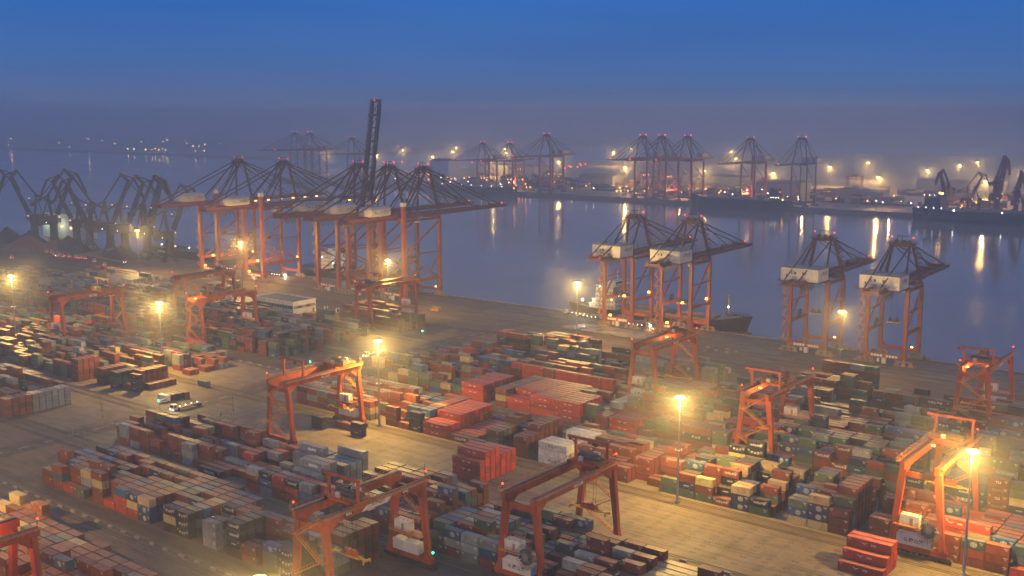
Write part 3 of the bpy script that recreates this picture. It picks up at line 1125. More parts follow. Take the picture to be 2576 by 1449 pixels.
        for sx in (-1, 1):
            sb.bar((sx * (ap - .3), ya + 1.4, za - 1.8), (sx * gxx, hinge + 4.5, zg + L * .40), .4)
            sb.bar((sx * (ap - .3), ya + 1.4, za - 2.2), (sx * gxx, hinge + 1.5, zg + L * .18), .4)
    sb.build('stay_rod', fm_, root)
    # climbing stairs on one front leg of the apex frame and on a land leg
    if detail:
        st = MB()
        p0 = Vector((hs * .93, 0, zl))
        p1 = Vector((ap, ya + 1.4, za - 2.6))
        for k in range(7):
            p = p0.lerp(p1, (k + .5) / 7)
            q = p0.lerp(p1, (k + 1.5) / 7)
            st.box(p.x + .3, p.x + 2.6, p.y - 1.0, p.y + 1.2, p.z - .1, p.z + .1)
            st.rail([(p.x + .4, p.y - 1, p.z), (p.x + 2.5, p.y - 1, p.z), (p.x + 2.5, p.y + 1.1, p.z)], 1.1, 1.2, .1)
            if k < 6:
                st.bar((p.x + 2.2, p.y, p.z), (q.x + .6, q.y, q.z), .6, .12)
        st.build('apex_stair', 'frame', afo)
        st = MB()
        nf = 11 if not big else 15
        z = 4.0
        dz = (zb - 5) / nf
        for k in range(nf):
            a, c = (-1, 1) if k % 2 else (1, -1)
            ox = -hs - 2.0
            st.bar((ox - 1.1, -G + a * 1.7, z), (ox - 1.1, -G + c * 1.7, z + dz), .9, .12)
            for e in (-.45, .45):
                st.bar((ox - 1.1 + e, -G + a * 1.7, z + 1), (ox - 1.1 + e, -G + c * 1.7, z + dz + 1), .07)
            st.box(ox - 1.7, ox + 1.6, -G + c * 1.7 - .5, -G + c * 1.7 + .5, z + dz - .05, z + dz + .05)
            st.rail([(ox - 1.7, -G + c * 2.2, z + dz), (ox + 1.0, -G + c * 2.2, z + dz)], 1.1, 1.3, .09)
            z += dz
        st.build('stair_tower', 'stair', root)
        # festoon loops under the landward girder
        fs = MB()
        nl = 14 if not big else 18
        fx = gxx + 1.6
        fs.box(fx - .15, fx + .15, -G - back + 1, -G + 16, zg - .7, zg - .4)
        for k in range(nl):
            yy = -G - back + 2 + k * 1.25
            dp = 2.2 + .8 * (k % 3)
            pts = [(fx, yy + u * 1.0, zg - .6 - dp * (1 - (2 * u - 1) ** 2)) for u in (0, .15, .35, .5, .65, .85, 1)]
            for p, q in zip(pts, pts[1:]):
                fs.bar(p, q, .16)
        fs.build('festoon_cable', 'steel', root)
    # machinery house
    if big:
        y0_, y1_ = -G - back * .62, -G - back * .62 + 21
        zz = zt + .4
        mh = MB()
        mh.prism([(-5.2, zz + 1.2), (-4.2, zz), (4.2, zz), (5.2, zz + 1.2), (5.2, zz + 4.6), (4.0, zz + 6.2), (-4.0, zz + 6.2), (-5.2, zz + 4.6)], 'y', y0_ + 3.5, y1_)
        i = len(mh.v)
        sec = [(-5.2, zz + 1.2), (-4.2, zz), (4.2, zz), (5.2, zz + 1.2), (5.2, zz + 4.6), (4.0, zz + 6.2), (-4.0, zz + 6.2), (-5.2, zz + 4.6)]
        for sc_, yy in ((1, y0_ + 3.5), (.72, y0_ + 1.0), (.45, y0_)):
            for u, v_ in sec:
                mh.v.append((u * sc_, yy, zz + 2.8 + (v_ - zz - 2.8) * (.4 + .6 * sc_)))
        for r_ in range(2):
            for k in range(8):
                k2 = (k + 1) % 8
                mh.f.append((i + r_ * 8 + k, i + r_ * 8 + k2, i + r_ * 8 + 8 + k2, i + r_ * 8 + 8 + k))
        mh.f.append(tuple(i + 16 + k for k in range(8)))
        mo = mh.build('machinery_house', 'house_dull' if not dark else 'grey', root)
        if detail:
            lettering('G 唐山港', 2.1, 'dark_letter', mo, (5.24, y1_ - 4.2, zz + 3.0), R(90), .03)
            MB().tube((5.15, y0_ + 7, zz + 3), (5.3, y0_ + 7, zz + 3), .6, 12).build('vent', 'steel', mo)
    else:
        y0_, y1_ = -G - back * .52, -G - back * .52 + 13.5
        zz = zg + .5
        hw = hs
        mh = MB().box(-hw, hw, y0_, y1_, zz, zz + 6.4)
        mo = mh.build('machinery_house', 'house', root)
        MB().box(-hw - .25, hw + .25, y0_ - .25, y1_ + .25, zz + 6.4, zz + 6.65).build('house_roof', 'grey', mo)
        MB().box(-hw - 1.4, hw + 1.2, y0_ - 1.3, y1_ + .6, zz - .3, zz).rail([(-hw - 1.3, y0_ - 1.2, zz), (-hw - 1.3, y1_, zz)], 1.1, 2, .1).build('house_deck', 'frame', mo)
        wd = MB()
        for k in (-.28, .16):
            wd.box(hw * k, hw * k + 1.1, y0_ - .06, y0_ + .02, zz + 3.4, zz + 4.7)
        wd.box(-hw * .72, -hw * .72 + .7, y0_ - .06, y0_ + .02, zz + 2.2, zz + 3.2)
        wd.build('house_window', 'glass', mo)
        vn_ = MB()
        for k in (-.42, .30):
            vn_.tube((hw * k, y0_ - .12, zz + 4.0), (hw * k, y0_, zz + 4.0), .75, 14)
        vn_.build('fan_cover', 'grey', mo)
        lv = MB()
        for k in (-.38, .08):
            for j in range(3):
                lv.box(hw * k, hw * k + 2.6, y0_ - .07, y0_ + .02, zz + .8 + j * .55, zz + 1.1 + j * .55)
        lv.build('louvre', 'steel', mo)
        lettering('G 唐山港', 2.0, 'dark_letter', mo, (hw + .05, (y0_ + y1_) / 2 + 1, zz + 3.8), R(90), .03)
        MB().box(-hw + 2, -hw + 5, y0_ + 5, y0_ + 8, zz + 6.65, zz + 8.2).build('roof_box', 'grey', mo)
        MB().rail([(-hw, y0_, zz + 6.65), (hw, y0_, zz + 6.65), (hw, y1_, zz + 6.65), (-hw, y1_, zz + 6.65), (-hw, y0_, zz + 6.65)], 1.0, 2.4, .07).build('roof_rail', 'grey', mo)
        bh = MB()
        for x in (-5.5, 5.5):
            for yy in (-10, -16):
                bh.bar((x, yy, zt), (x, yy, zt + 7), .25)
            bh.bar((x, -10, zt + 6.9), (x, -16, zt + 6.9), .25)
        bh.build('service_frame', 'frame', root)
    # trolley, cab, ropes and spreader
    tyy = -G * (1 - sty)
    tr = MB().box(-4.4, 4.4, tyy - 2.5, tyy + 2.5, zg - 1.4, zg - .6)
    tr.box(-1.3, 1.3, tyy - 2, tyy + 2, zg - .6, zg + .8)
    tro = tr.build('trolley', fm_, root)
    MB().box(1.6, 3.9, tyy + 2.6, tyy + 5.2, zg - 4.2, zg - 1.6).build('operator_cab', 'white' if not dark else 'grey', tro)
    if detail:
        rp = MB()
        for sx in (-1.4, 1.4):
            for sy in (-.8, .8):
                rp.bar((sx, tyy + sy, zg - 1), (sx, tyy + sy, spz + 2), .07)
        hb = MB().box(-2.6, 2.6, tyy - 1, tyy + 1, spz + .6, spz + 1.3)
        for sx in (-1.7, 1.7):
            hb.tube((sx, tyy - .5, spz + 1.9), (sx, tyy + .5, spz + 1.9), .75, 10)
            hb.box(sx - .6, sx + .6, tyy - .7, tyy + .7, spz + 1.1, spz + 1.9)
        ho_ = hb.build('head_block', 'steel', root)
        rp.build('hoist_rope', 'steel', ho_)
        s_ = MB()
        for sy in (-.9, .9):
            s_.box(-3.2, 3.2, tyy + sy - .25, tyy + sy + .25, spz, spz + .6)
        for sx in (-3, 3):
            s_.box(sx - .3, sx + .3, tyy - 1.3, tyy + 1.3, spz - .3, spz + .5)
        s_.build('spreader', 'yellow', root)
        # cable reel on a portal beam, electric lamps
        rl_ = MB().tube((-hs + .9, -G * .55, zp + 3.0), (-hs + 1.7, -G * .55, zp + 3.0), 2.0 if not big else 2.6, 18)
        rl_.box(-hs + .6, -hs + 2, -G * .55 - .4, -G * .55 + .4, zp + .8, zp + 3)
        rl_.build('cable_reel', 'steel', root)
    red_lamp(boomo, (0, L - .5, 3.0), .3 if detail else .55, m='red_lamp' if detail else 'red_far')
    if glow:
        for (x, yy, z) in ((hs * .5, -G - 1.0, zp + 2.6), (-hs * .5, -G - 1, 6.8), (hs * .9, -1.0, zp + 2.4)):
            MB().prism([(-.5, .5), (.5, .5), (.8, -.5), (-.8, -.5)], 'y', -.4, .4).build('floodlight', 'orange_lamp', root, (x, yy, z))
        light('flood_light', (0, -G * .45, 11), 15000 * glow, (1, .45, .12), .6, root)
        light('flood_light', (0, -G - 5, 9), 7000 * glow, (1, .5, .16), .6, root)
    elif detail:
        MB().prism([(-.35, .3), (.35, .3), (.5, -.3), (-.5, -.3)], 'y', -.3, .3).build('floodlight', 'sodium_dim', root, (hs * .7, -.9, 6.2))
    return root


QW = 543.0
GS = 'smaller quay cranes with boxy white houses'
quay_crane('boxy housed orange quay crane nearest the right edge, spreader hanging mid-height', -171.0, QW, 21.5, 9.6, 39.0, 60.2, 26, 64, spz=19.5, sty=.5, group=GS)
quay_crane('boxy housed orange quay crane with a lamp mast in front of its water leg', -211.2, QW, 21.5, 9.8, 39.0, 60.2, 26, 64, spz=19.5, sty=.5, group=GS)
quay_crane('boxy housed orange quay crane over the white bridge of the moored ship', -326.0, QW, 21.5, 9.4, 42.2, 64.6, 26, 64, spz=17, sty=.35, group=GS, glow=.3)
quay_crane('boxy housed orange quay crane at the middle of the moored ship, boom lowered', -288.2, QW, 21.5, 9.3, 42.2, 64.6, 26, 64, spz=17, sty=.35, group=GS, glow=.4)
GBG = 'tall quay cranes with rounded white houses'
quay_crane('tall rounded-house quay crane, rightmost of the five, long boom over open water', -491.6, 541, 35, 10.4, 55.0, 88, 44, 82, big=True, spz=26, sty=.5, group=GBG)
quay_crane('tall rounded-house quay crane just left of the rightmost one, boom lowered', -523.5, 541, 35, 10.2, 55.0, 88, 44, 82, big=True, spz=26, sty=.6, group=GBG)
quay_crane('tall quay crane with its dark boom raised upright into the sky', -554.0, 541, 35, 10.2, 55.0, 88, 44, 82, big=True, raised=True, spz=26, sty=.4, group=GBG)
quay_crane('tall rounded-house quay crane with orange lamps along its boom, second from the left', -634.2, 541, 35, 10.2, 55.0, 88, 44, 82, big=True, glow=1.1, spz=30, sty=.4, group=GBG)
quay_crane('tall rounded-house quay crane with orange lit portal beam, leftmost of the five', -687.2, 541, 35, 10.4, 55.0, 88, 44, 82, big=True, glow=1.0, spz=30, sty=.4, group=GBG)

# across the water: the same tall type, turned to face us
GF = 'hazy quay cranes across the water'
FW = 1375.0
fq = quay_crane('hazy quay crane across the water, first of the three in a row', -823.5, FW, 36, 10.4, 58, 92, 42, 84, big=True, rz=math.pi, group=GF, detail=False)
for x, sc_, lb in ((-791.5, 1, 'hazy quay crane across the water, middle of the three in a row'),
                   (-749.5, 1, 'hazy quay crane across the water, right end of the three in a row'),
                   (-652, .985, 'lone hazy quay crane across the water behind the stern of the dark ship'),
                   (-1129, .84, 'hazy smaller quay crane across the water, left of a near twin'),
                   (-1072, .84, 'hazy smaller quay crane across the water, right of its near twin'),
                   (-999, 1.0, 'hazy quay crane across the water, alone right of the two smaller ones'),
                   (-1593, .97, 'faintest quay crane far up the left shore, left of its twin'),
                   (-1550, .97, 'faintest quay crane far up the left shore, right of its twin'),
                   (-1437, .89, 'faint quay crane seen beside the raised dark boom')):
    c = copy_tree(fq, lb, (x, FW, 0), math.pi, sc_)
quay_crane('hazy grey quay crane across the water with a wide flat top and pale house', -577.5, FW, 30, 10.8, 57, 92, 30, 70, big=False, rz=math.pi, group=GF, detail=False, dark=True)

# ------------------------------------------------------------------ level luffing grab cranes
def luffing_proto(name, label, pm):
    root = thing(name, label, 'harbour crane')
    b = MB().tube((0, 0, 4.5), (0, 0, 19), 3.6, 12, 3.1)
    b.build('portal_column', pm, root)
    p = MB()
    for sx in (-1, 1):
        for sy in (-1, 1):
            p.bar((sx * 5.2, sy * 5.2, .8), (sx * 2.0, sy * 2.0, 8), 1.3, 1.3)
            p.box(sx * 5.2 - 2, sx * 5.2 + 2, sy * 5.2 - .5, sy * 5.2 + .5, 0, 1.2)
    p.box(-3, 3, -3, 3, 6, 7.6)
    p.build('portal_leg', pm, root)
    h = MB().box(-12, 3.5, -3.2, 3.2, 19, 26.5).box(-13.2, -9, -3.6, 3.6, 18.4, 23)
    h.rail([(-12, -3.2, 26.5), (3.5, -3.2, 26.5), (3.5, 3.2, 26.5)], 1.1, 2.5, .12)
    hs_ = h.build('slewing_house', pm, root)
    MB().box(3.4, 6.2, -3.0, -.6, 20.5, 24.5).build('operator_cab', 'grey', hs_)
    m_ = MB()
    for sy in (-1, 1):
        m_.bar((-1, sy * 2.4, 26), (-3.2, sy * 1.2, 43.5), 2.2, 2.6)
        m_.bar((-8, sy * 2.4, 26), (-3.4, sy * 1.2, 42), .7)
    m_.box(-5, -1.6, -2, 2, 42.6, 44.4)
    m_.build('mast', pm, root)
    l = MB().bar((-2.8, 0, 44), (-14.5, 0, 37.6), 1.6, 1.4)
    l.box(-17.5, -12.5, -1.7, 1.7, 35.4, 38.8)
    l.build('counterweight', pm, root)
    j = MB()
    for sy in (-1, 1):
        j.bar((3.5, sy * 2.1, 27.5), (17, sy * .9, 60), 2.6, 4.0, 1.8, 2.6)
    for k in range(6):
        f_ = .12 + k * .15
        j.bar((3.5 + 13.5 * f_, -1.9 + f_, 27.5 + 32.5 * f_), (3.5 + 13.5 * f_, 1.9 - f_, 27.5 + 32.5 * f_), .5)
    j.build('jib', pm, root)
    f_ = MB()
    for sy in (-1, 1):
        f_.bar((11.5, sy * .8, 66), (17, sy * .9, 60), 2.0, 2.6)
        f_.bar((11.5, sy * .8, 66), (21.6, sy * .8, 62.2), .9, 1.0)
        f_.bar((17, sy * .9, 60), (21.6, sy * .8, 62.2), .8)
        f_.bar((21.6, sy * .8, 62.2), (28.5, sy * .5, 45.5), 1.6, 2.0)
        f_.bar((17, sy * .9, 60), (28, sy * .5, 46), .5, .7)
    f_.box(10.4, 12.6, -1.4, 1.4, 65.2, 67)
    f_.tube((28.4, -.9, 45.4), (28.4, .9, 45.4), 1.2, 10)
    f_.build('fly_jib', pm, root)
    t = MB().bar((-3.2, -.8, 44), (11.5, -.8, 66), 1.1, 1.3).bar((-3.2, .8, 44), (11.5, .8, 66), 1.1, 1.3)
    for k in range(10):
        a = k / 10
        t.bar((-3.2 + 14.7 * a, -.8, 44 + 22 * a), (-3.2 + 14.7 * (a + .1), .8, 44 + 22 * (a + .1)), .35)
    t.build('tie_rod', pm, root)
    MB().bar((-6, .6, 40), (8, .6, 38.5), .5).bar((-6, -.6, 40), (8, -.6, 38.5), .5).build('luffing_link', pm, root)
    r_ = MB()
    for sy in (-.5, .5):
        r_.bar((28.6, sy, 45), (28.6, sy, 30), .12)
    r_.build('hoist_rope', 'steel', root)
    for i_, (x, y, z) in enumerate(((4.8, -3.3, 25.2), (-6, -3.5, 21), (2.8, -3.0, 41))):
        MB().ball((0, 0, 0), .24, 6, 4).build('small_lamp', ('sodium_dim', 'white_lamp', 'sodium_dim')[i_], root, (x, y, z))
    return root


LU = 'dark grab cranes on the left quay'
lp = luffing_proto('grab_crane', 'dark grab crane leftmost at the picture edge, jib leaning right', 'navy_steel')
lp['group'] = LU
LUF = [(-1072, 526, 62, .98, 'dark grab crane leftmost, its jib peak rising at the left edge'),
       (-988, 528, 242, 1.0, 'dark grab crane second from the left, jib leaning towards the left edge'),
       (-957, 530, 66, 1.02, 'dark grab crane third from the left, its jib leaning right'),
       (-921, 532, 238, .97, 'dark grab crane left of the pale shed wall, jib leaning left'),
       (-899, 532, 222, .95, 'dark grab crane standing before the pale shed wall with orange lamps'),
       (-866, 532, 60, 1.0, 'dark grab crane right of the pale shed, jib reaching right'),
       (-843, 532, 64, .99, 'dark grab crane sixth from the left with crossing jib links'),
       (-809, 532, 100, 1.0, 'dark grab crane left of the lone one beside the black hulled ship'),
       (-777, 532, 60, .92, 'dark grab crane nearest the black ship, behind the leftmost quay crane')]
for i, (x, y, a, s, lb) in enumerate(LUF):
    if i == 0:
        o = lp
        o.scale = (1.04,) * 3
        o.location = (x, y, 0)
        o.rotation_euler = (0, 0, R(a))
        o['label'] = lb
    else:
        o = copy_tree(lp, lb, (x, y, 0), R(a), s * 1.06)
lr = luffing_proto('grab_crane', 'red jib crane across the water beside the grey ship bridge', 'crane')
lr['group'] = 'jib cranes across the water at the right'
LUR = [(-388, 1384, 250, .84, 'slim jib crane rising behind the dark ship bridge across the water'),
       (-363, 1388, 20, .80, 'folded jib crane across the water, arm bent like an elbow'),
       (-330, 1386, 80, 1.1, 'tallest reddish jib crane across the water near the right edge'),
       (-308, 1386, 85, .84, 'reddish jib crane across the water with four orange lamps, rightmost')]
for i, (x, y, a, s, lb) in enumerate(LUR):
    o = lr if i == 0 else copy_tree(lr, lb, (0, 0, 0))
    o.location = (x, y, 0)
    o.rotation_euler = (0, 0, R(a))
    o.scale = (s,) * 3
    o['label'] = lb
    light('flood_light', (0, 0, 12), 9000, (1, .4, .15), .6, o)

# ------------------------------------------------------------------ containers
PAL = {'r': ((.215, .055, .028), 'rust'), 'R': ((.4, .05, .03), 'scarlet'), 'm': ((.155, .042, .03), 'maroon'),
       'n': ((.022, .045, .12), 'navy'), 'b': ((.03, .095, .22), 'blue'), 'k': ((.018, .022, .036), 'blue-black'),
       'g': ((.12, .155, .11), 'sage'), 'G': ((.06, .12, .08), 'green'), 's': ((.25, .28, .29), 'grey'),
       'c': ((.46, .37, .2), 'cream'), 'w': ((.75, .74, .71), 'white'), 't': ((.06, .11, .15), 'teal'), 'o': ((.38, .13, .04), 'orange')}
CELLS = []
USED = set()
DY = 2.84
HH = 2.6


def put(block, y0, row, x, L, cols, txt=''):
    ln = 6.06 if L == 2 else 12.19
    for q in range(int((x - .2) // 3.1), int((x + ln + .0) // 3.1)):
        USED.add((round(y0), row, q))
    for k, c in enumerate(cols):
        CELLS.append(dict(b=block, r=row, x=x + RNG.uniform(-.05, .05), y=y0 + row * DY + RNG.uniform(-.03, .03), z=.02 + k * HH, L=L, c=c, k=k, n=len(cols), y0=y0,
                          t=(txt[k] if k < len(txt) else '?')))


def free(y0, row, x, ln):
    return not any((round(y0), row, q) in USED for q in range(int((x + .3) // 3.1), int((x + ln - .3) // 3.1)))


MIX = 'rrrrrmmmmmRRggssccnbkt'


def fill(block, y0, x0, x1, rows, hs, pal=MIX, L=2, hole=.04, p40=0.0, keep=.75, pitch=None):
    for r in rows:
        x = x0
        prev = RNG.choice(hs)
        while x < x1 - 3:
            l = 4 if (L == 4 or RNG.random() < p40) and x + 12 <= x1 + 1 else 2
            ln = 12.19 if l == 4 else 6.06
            h = prev if RNG.random() < .5 else RNG.choice(hs)
            if RNG.random() < .14:
                h = max(0, h + RNG.choice([-2, -1, 1]))
            prev = h
            if h and RNG.random() > hole and free(y0, r, x, ln):
                base = RNG.choice(pal)
                put(block, y0, r, x, l, ''.join(base if RNG.random() < (.5 if l == 2 else .85) else RNG.choice(pal) for _ in range(h)))
            x += ln + .38


# open floor: loose stacks
B = 'dark pair on the open floor'
put(B, 274.6, 0, -312.8, 2, 'kk', 'HH')
put(B, 277.6, 0, -293.9, 2, 'kk', 'HH')
put(B, 281.0, 0, -306.6, 4, 'm', '-')
B = 'red block on the open floor'
for r, h in enumerate((3, 4, 4, 4, 3, 3, 3)):
    put(B, 264.6, r, -230.6, 4, 'R' * h, 'WWWW')
B = 'stepped red block at lower right'
for r, h in enumerate((1, 2, 3, 3)):
    put(B, 271.9, r, -98.5, 4, 'R' * h, 'WWWW')

# block behind the row of masts
Y3 = 295.5
B = 'block under the lit orange crane'
for i, cs in enumerate(('mrm', 'msr', 'mrs', 'mgr', 'mmr', 'rmr', 'gcr')):
    put(B, Y3, 0, -345.5 + i * 6.4, 2, cs)
fill(B, Y3, -345.5, -300, range(1, 11), [3, 3, 3, 2], 'rrmmmgscr')
B = 'middle block behind the masts'
put(B, Y3, 0, -292.6, 2, 'mmr')
put(B, Y3, 0, -286.2, 2, 'r')
put(B, Y3, 0, -279.8, 2, 'kkk', 'TT-')
fill(B, Y3, -292.6, -273, range(1, 11), [3, 2, 3, 3], 'rmrcmrkb')
for r in range(0, 3):
    put(B, Y3, r, -272.6, 4, 'RR', 'WW')
for r in range(3, 10):
    put(B, Y3, r, -272.6, 4, 'RRR', 'WWW')
for r in range(0, 9):
    put(B, Y3, r, -259.9, 4, 'r' if r == 0 else ('m' if r == 1 else 'R'), 'H' if r == 0 else '-')
put(B, Y3, 0, -247.2, 2, 'n', 'N')
put(B, Y3, 0, -240.9, 2, 'GGm')
for r, cs in enumerate(('GGg', 'mmg', 'rmm', 'mggm', 'mmm', 'mmmm', 'gmm')):
    put(B, Y3, r + 1, -240.9, 2, cs)
put(B, Y3, 0, -228.3, 2, 'mmm')
for r in range(1, 8):
    put(B, Y3, r, -228.3, 2, 'mmmm' if r > 2 else 'mmm')
fill(B, Y3, -234.6, -228, range(3, 10), [3, 2], 'mmrn')
for r in range(0, 3):
    put(B, Y3, r, -217.0, 4, 'www', 'T-T' if r == 0 else '---')
for r in range(6, 8):
    put(B, Y3, r, -217.0, 4, 'www', '--B')
fill(B, Y3, -217.0, -204, range(8, 11), [3, 2], 'rmcg')
put(B, Y3, 1, -186.0, 2, 'mm')
put(B, Y3, 0, -186.0, 2, 'mr')
fill(B, Y3, -203.6, -186.5, range(2, 11), [2, 3, 3], 'rrrmcg')
put(B, Y3, 6, -190.9, 2, 'brr')
put(B, Y3, 7, -184.3, 2, 'gc')
B = 'block behind the second mast'
for r in range(2, 8):
    put(B, Y3, r, -180.6, 2, 'rrr')
put(B, Y3, 1, -173.9, 2, 'r')
put(B, Y3, 2, -173.9, 2, 'r')
for r in range(4, 9):
    put(B, Y3, r, -174.0, 2, 'rrrr'[:3 + r % 2])
for x, cs, tx in ((-167.3, 'Gg', ''), (-161.0, 'Gnr', '-C-'), (-154.7, 'Grc', ''), (-148.4, 'r', 'H'), (-142.1, 'nnc', 'CC-'), (-135.8, 'Gk', '')):
    put(B, Y3, 0, x, 2, cs, tx)
for x, cs, tx in ((-167.3, 'rr', ''), (-161.0, 'mrrb', '---C'), (-154.7, 'rrrr', ''), (-148.4, 'kkkr', '-HHH'), (-142.1, 'nnb', '')):
    put(B, Y3, 2, x, 2, cs, tx)
put(B, Y3, 1, -142.1, 2, 'nnc')
put(B, Y3, 1, -148.4, 2, 'rk')
fill(B, Y3, -167.3, -130, range(1, 11), [3, 3, 4, 3], 'rrcgmbkcr', hole=.08)
B = 'block left of near right mast'
for x, cs, tx in ((-123.3, 'cbg', ''), (-116.9, 'cnnc', '-CC-'), (-110.6, 'mmm', '')):
    put(B, Y3, 0, x, 2, cs, tx)
for r in range(2, 7):
    put(B, Y3, r, -110.6, 2, 'mmmmm')
put(B, Y3, 1, -116.9, 2, 'cnn', '---')
put(B, Y3, 1, -123.3, 2, 'sbs')
fill(B, Y3, -123.3, -105, range(1, 11), [3, 4, 3, 4], 'rrmgbsmr', hole=.05)
B = 'block at the near right mast'
put(B, Y3, 0, -98.7, 2, 'mmm')
put(B, Y3, 1, -98.7, 2, 'mmm')
for x, cs, tx in ((-79.6, 'rrr', ''), (-73.2, 'rrt', '--C'), (-66.9, 'mrr', ''), (-60.5, 'R', '')):
    put(B, Y3, 0, x, 2, cs, tx)
put(B, Y3, 2, -73.2, 2, 'rRcR')
put(B, Y3, 2, -79.6, 2, 'rRRR', '---W')
put(B, Y3, 2, -66.9, 2, 'tnb', '--C')
fill(B, Y3, -98.7, -30, range(3, 11), [2, 3, 3], 'rRrmbm', hole=.15)
fill(B, Y3, -79.6, -30, range(1, 4), [3, 3, 2], 'rRrmbt', hole=.1)

# red long-box block
Y4 = 344.5
B = 'cream and navy inner block'
fill(B, Y4, -352, -296, range(0, 11), [2, 3, 2, 3, 4], 'rmcgnbcgmrG', hole=.12)
B = 'inner block of long red boxes'
for r in range(0, 8):
    put(B, Y4, r, -294.6, 4, 'RRR', 'WWW')
put(B, Y4, 0, -275.9, 2, 'mcm')
for r in range(1, 10):
    put(B, Y4, r, -275.9, 2, 'mmm' if r % 3 else 'mmg')
for r in range(0, 10):
    put(B, Y4, r, -269.5, 4, 'RR' if r < 2 else 'RRR', 'WWW')
    put(B, Y4, r, -257.1, 4, 'RRR', 'WWW')
    if r < 6:
        put(B, Y4, r, -244.7, 4, 'RRR', 'WWW')
put(B, Y4, 0, -232.2, 2, 'k', 'H')
for r in range(0, 10):
    put(B, Y4, r, -225.4, 2, 'mm' if r < 4 else 'mms'[:3])
fill(B, Y4, -244.7, -226, range(1, 11), [2, 3], 'mmrRg')
for r in range(0, 4):
    put(B, Y4, r, -218.7, 4, 'RR', 'WW')
put(B, Y4, 0, -206.2, 2, 'm')
fill(B, Y4, -218.7, -187, range(1, 11), [3, 3, 2], 'mmGgrm', hole=.03)
for r in range(0, 3):
    put(B, Y4, r, -186.6, 4, 'mkm', 'TT-')
B = 'inner block behind the second mast'
put(B, Y4, 0, -174.0, 2, 'cgg')
put(B, Y4, 1, -174.0, 2, 'Ggm')
put(B, Y4, 0, -167.7, 2, 'r')
fill(B, Y4, -186.6, -154, range(1, 11), [2, 3, 3], 'mgckRmr', hole=.1)
for x, cs, tx in ((-154.0, 'Rcc', ''), (-147.8, 'crn', '--C'), (-141.6, 'ggb', '')):
    put(B, Y4, 0, x, 2, cs, tx)
put(B, Y4, 1, -141.6, 2, 'grrG')
put(B, Y4, 1, -147.8, 2, 'crrb', '---C')
B = 'inner block of lettered maroon boxes'
for x, cs, tx in ((-135.3, 'mmm', 'HHH'), (-129.1, 'mm', 'AA'), (-122.9, 'rbn', ''), (-116.8, 'ngr', 'C--'), (-110.6, 'grg', ''), (-104.4, 'kkk', '')):
    put(B, Y4, 0, x, 2, cs, tx)
put(B, Y4, 1, -129.1, 2, 'mmmm', '--HH')
put(B, Y4, 1, -122.9, 2, 'msms', '---')
fill(B, Y4, -160, -104, range(1, 11), [3, 4, 3, 3], 'mmrrkGbsn', hole=.05, p40=.12)
B = 'inner block behind the right crane'
fill(B, Y4, -98, -92, range(0, 11), [3], 'gGgc')
for r in range(0, 4):
    put(B, Y4, r, -91.4, 4, 'bbb', 'KN-')
put(B, Y4, 0, -78.6, 2, 'rrrr', 'DLDL')
put(B, Y4, 0, -72.2, 2, 'ncgg', 'C---')
put(B, Y4, 0, -65.8, 2, 'mggr')
fill(B, Y4, -91.4, -30, range(1, 11), [3, 4, 3], 'mmrGgsk', hole=.05)

# block towards the quay
Y5 = 386.5
B = 'quay-side block of the middle yard'
for r in range(0, 5):
    put(B, Y5, r, -166.0, 4, 'mm', 'HH')
    put(B, Y5, r, -152.6, 4, 'RR', 'WW')
fill(B, Y5, -352, -300, range(0, 11), [1, 2, 2, 3], 'rmcgnGRb', hole=.15)
fill(B, Y5, -300, -246, range(0, 11), [2, 2, 3, 1], 'RRmrgmR', hole=.1, p40=.45)
fill(B, Y5, -246, -205, range(0, 11), [1, 2, 2], 'mRrgG', hole=.2, p40=.3)
fill(B, Y5, -205, -139, range(0, 11), [2, 3, 2, 1], 'mRgGksm', hole=.12, p40=.3)
fill(B, Y5, -139, -30, range(0, 11), [3, 2, 3, 4], 'mmrbnkGs', hole=.1, p40=.2)
Y6 = 430.0
B = 'block nearest the quay'
for r in range(0, 3):
    put(B, Y6, r, -343.0, 2, 'nnnr', 'CC--')
fill(B, Y6, -336, -300, range(0, 9), [2, 3, 3], 'rggsmkc', hole=.12, p40=.5)
for r in range(4, 10):
    put(B, Y6, r, -326.0, 4, 'ggs')
    put(B, Y6, r, -313.4, 4, 'mmr')
fill(B, Y6, -300, -268, range(0, 9), [1, 2, 3], 'smgRk', hole=.35, p40=.3)
fill(B, Y6, -262, -218, range(0, 8), [3, 2, 3], 'ssmgtr', hole=.18, p40=.6)
fill(B, Y6, -184, -166, range(2, 9), [3, 2], 'mssg', hole=.1, p40=.7)
fill(B, Y6, -178, -150, range(5, 11), [3, 4, 2], 'mmsgG', hole=.12)
fill(B, Y6, -148, -30, range(3, 10), [2, 3, 2], 'mmrnkg', hole=.25, p40=.1)

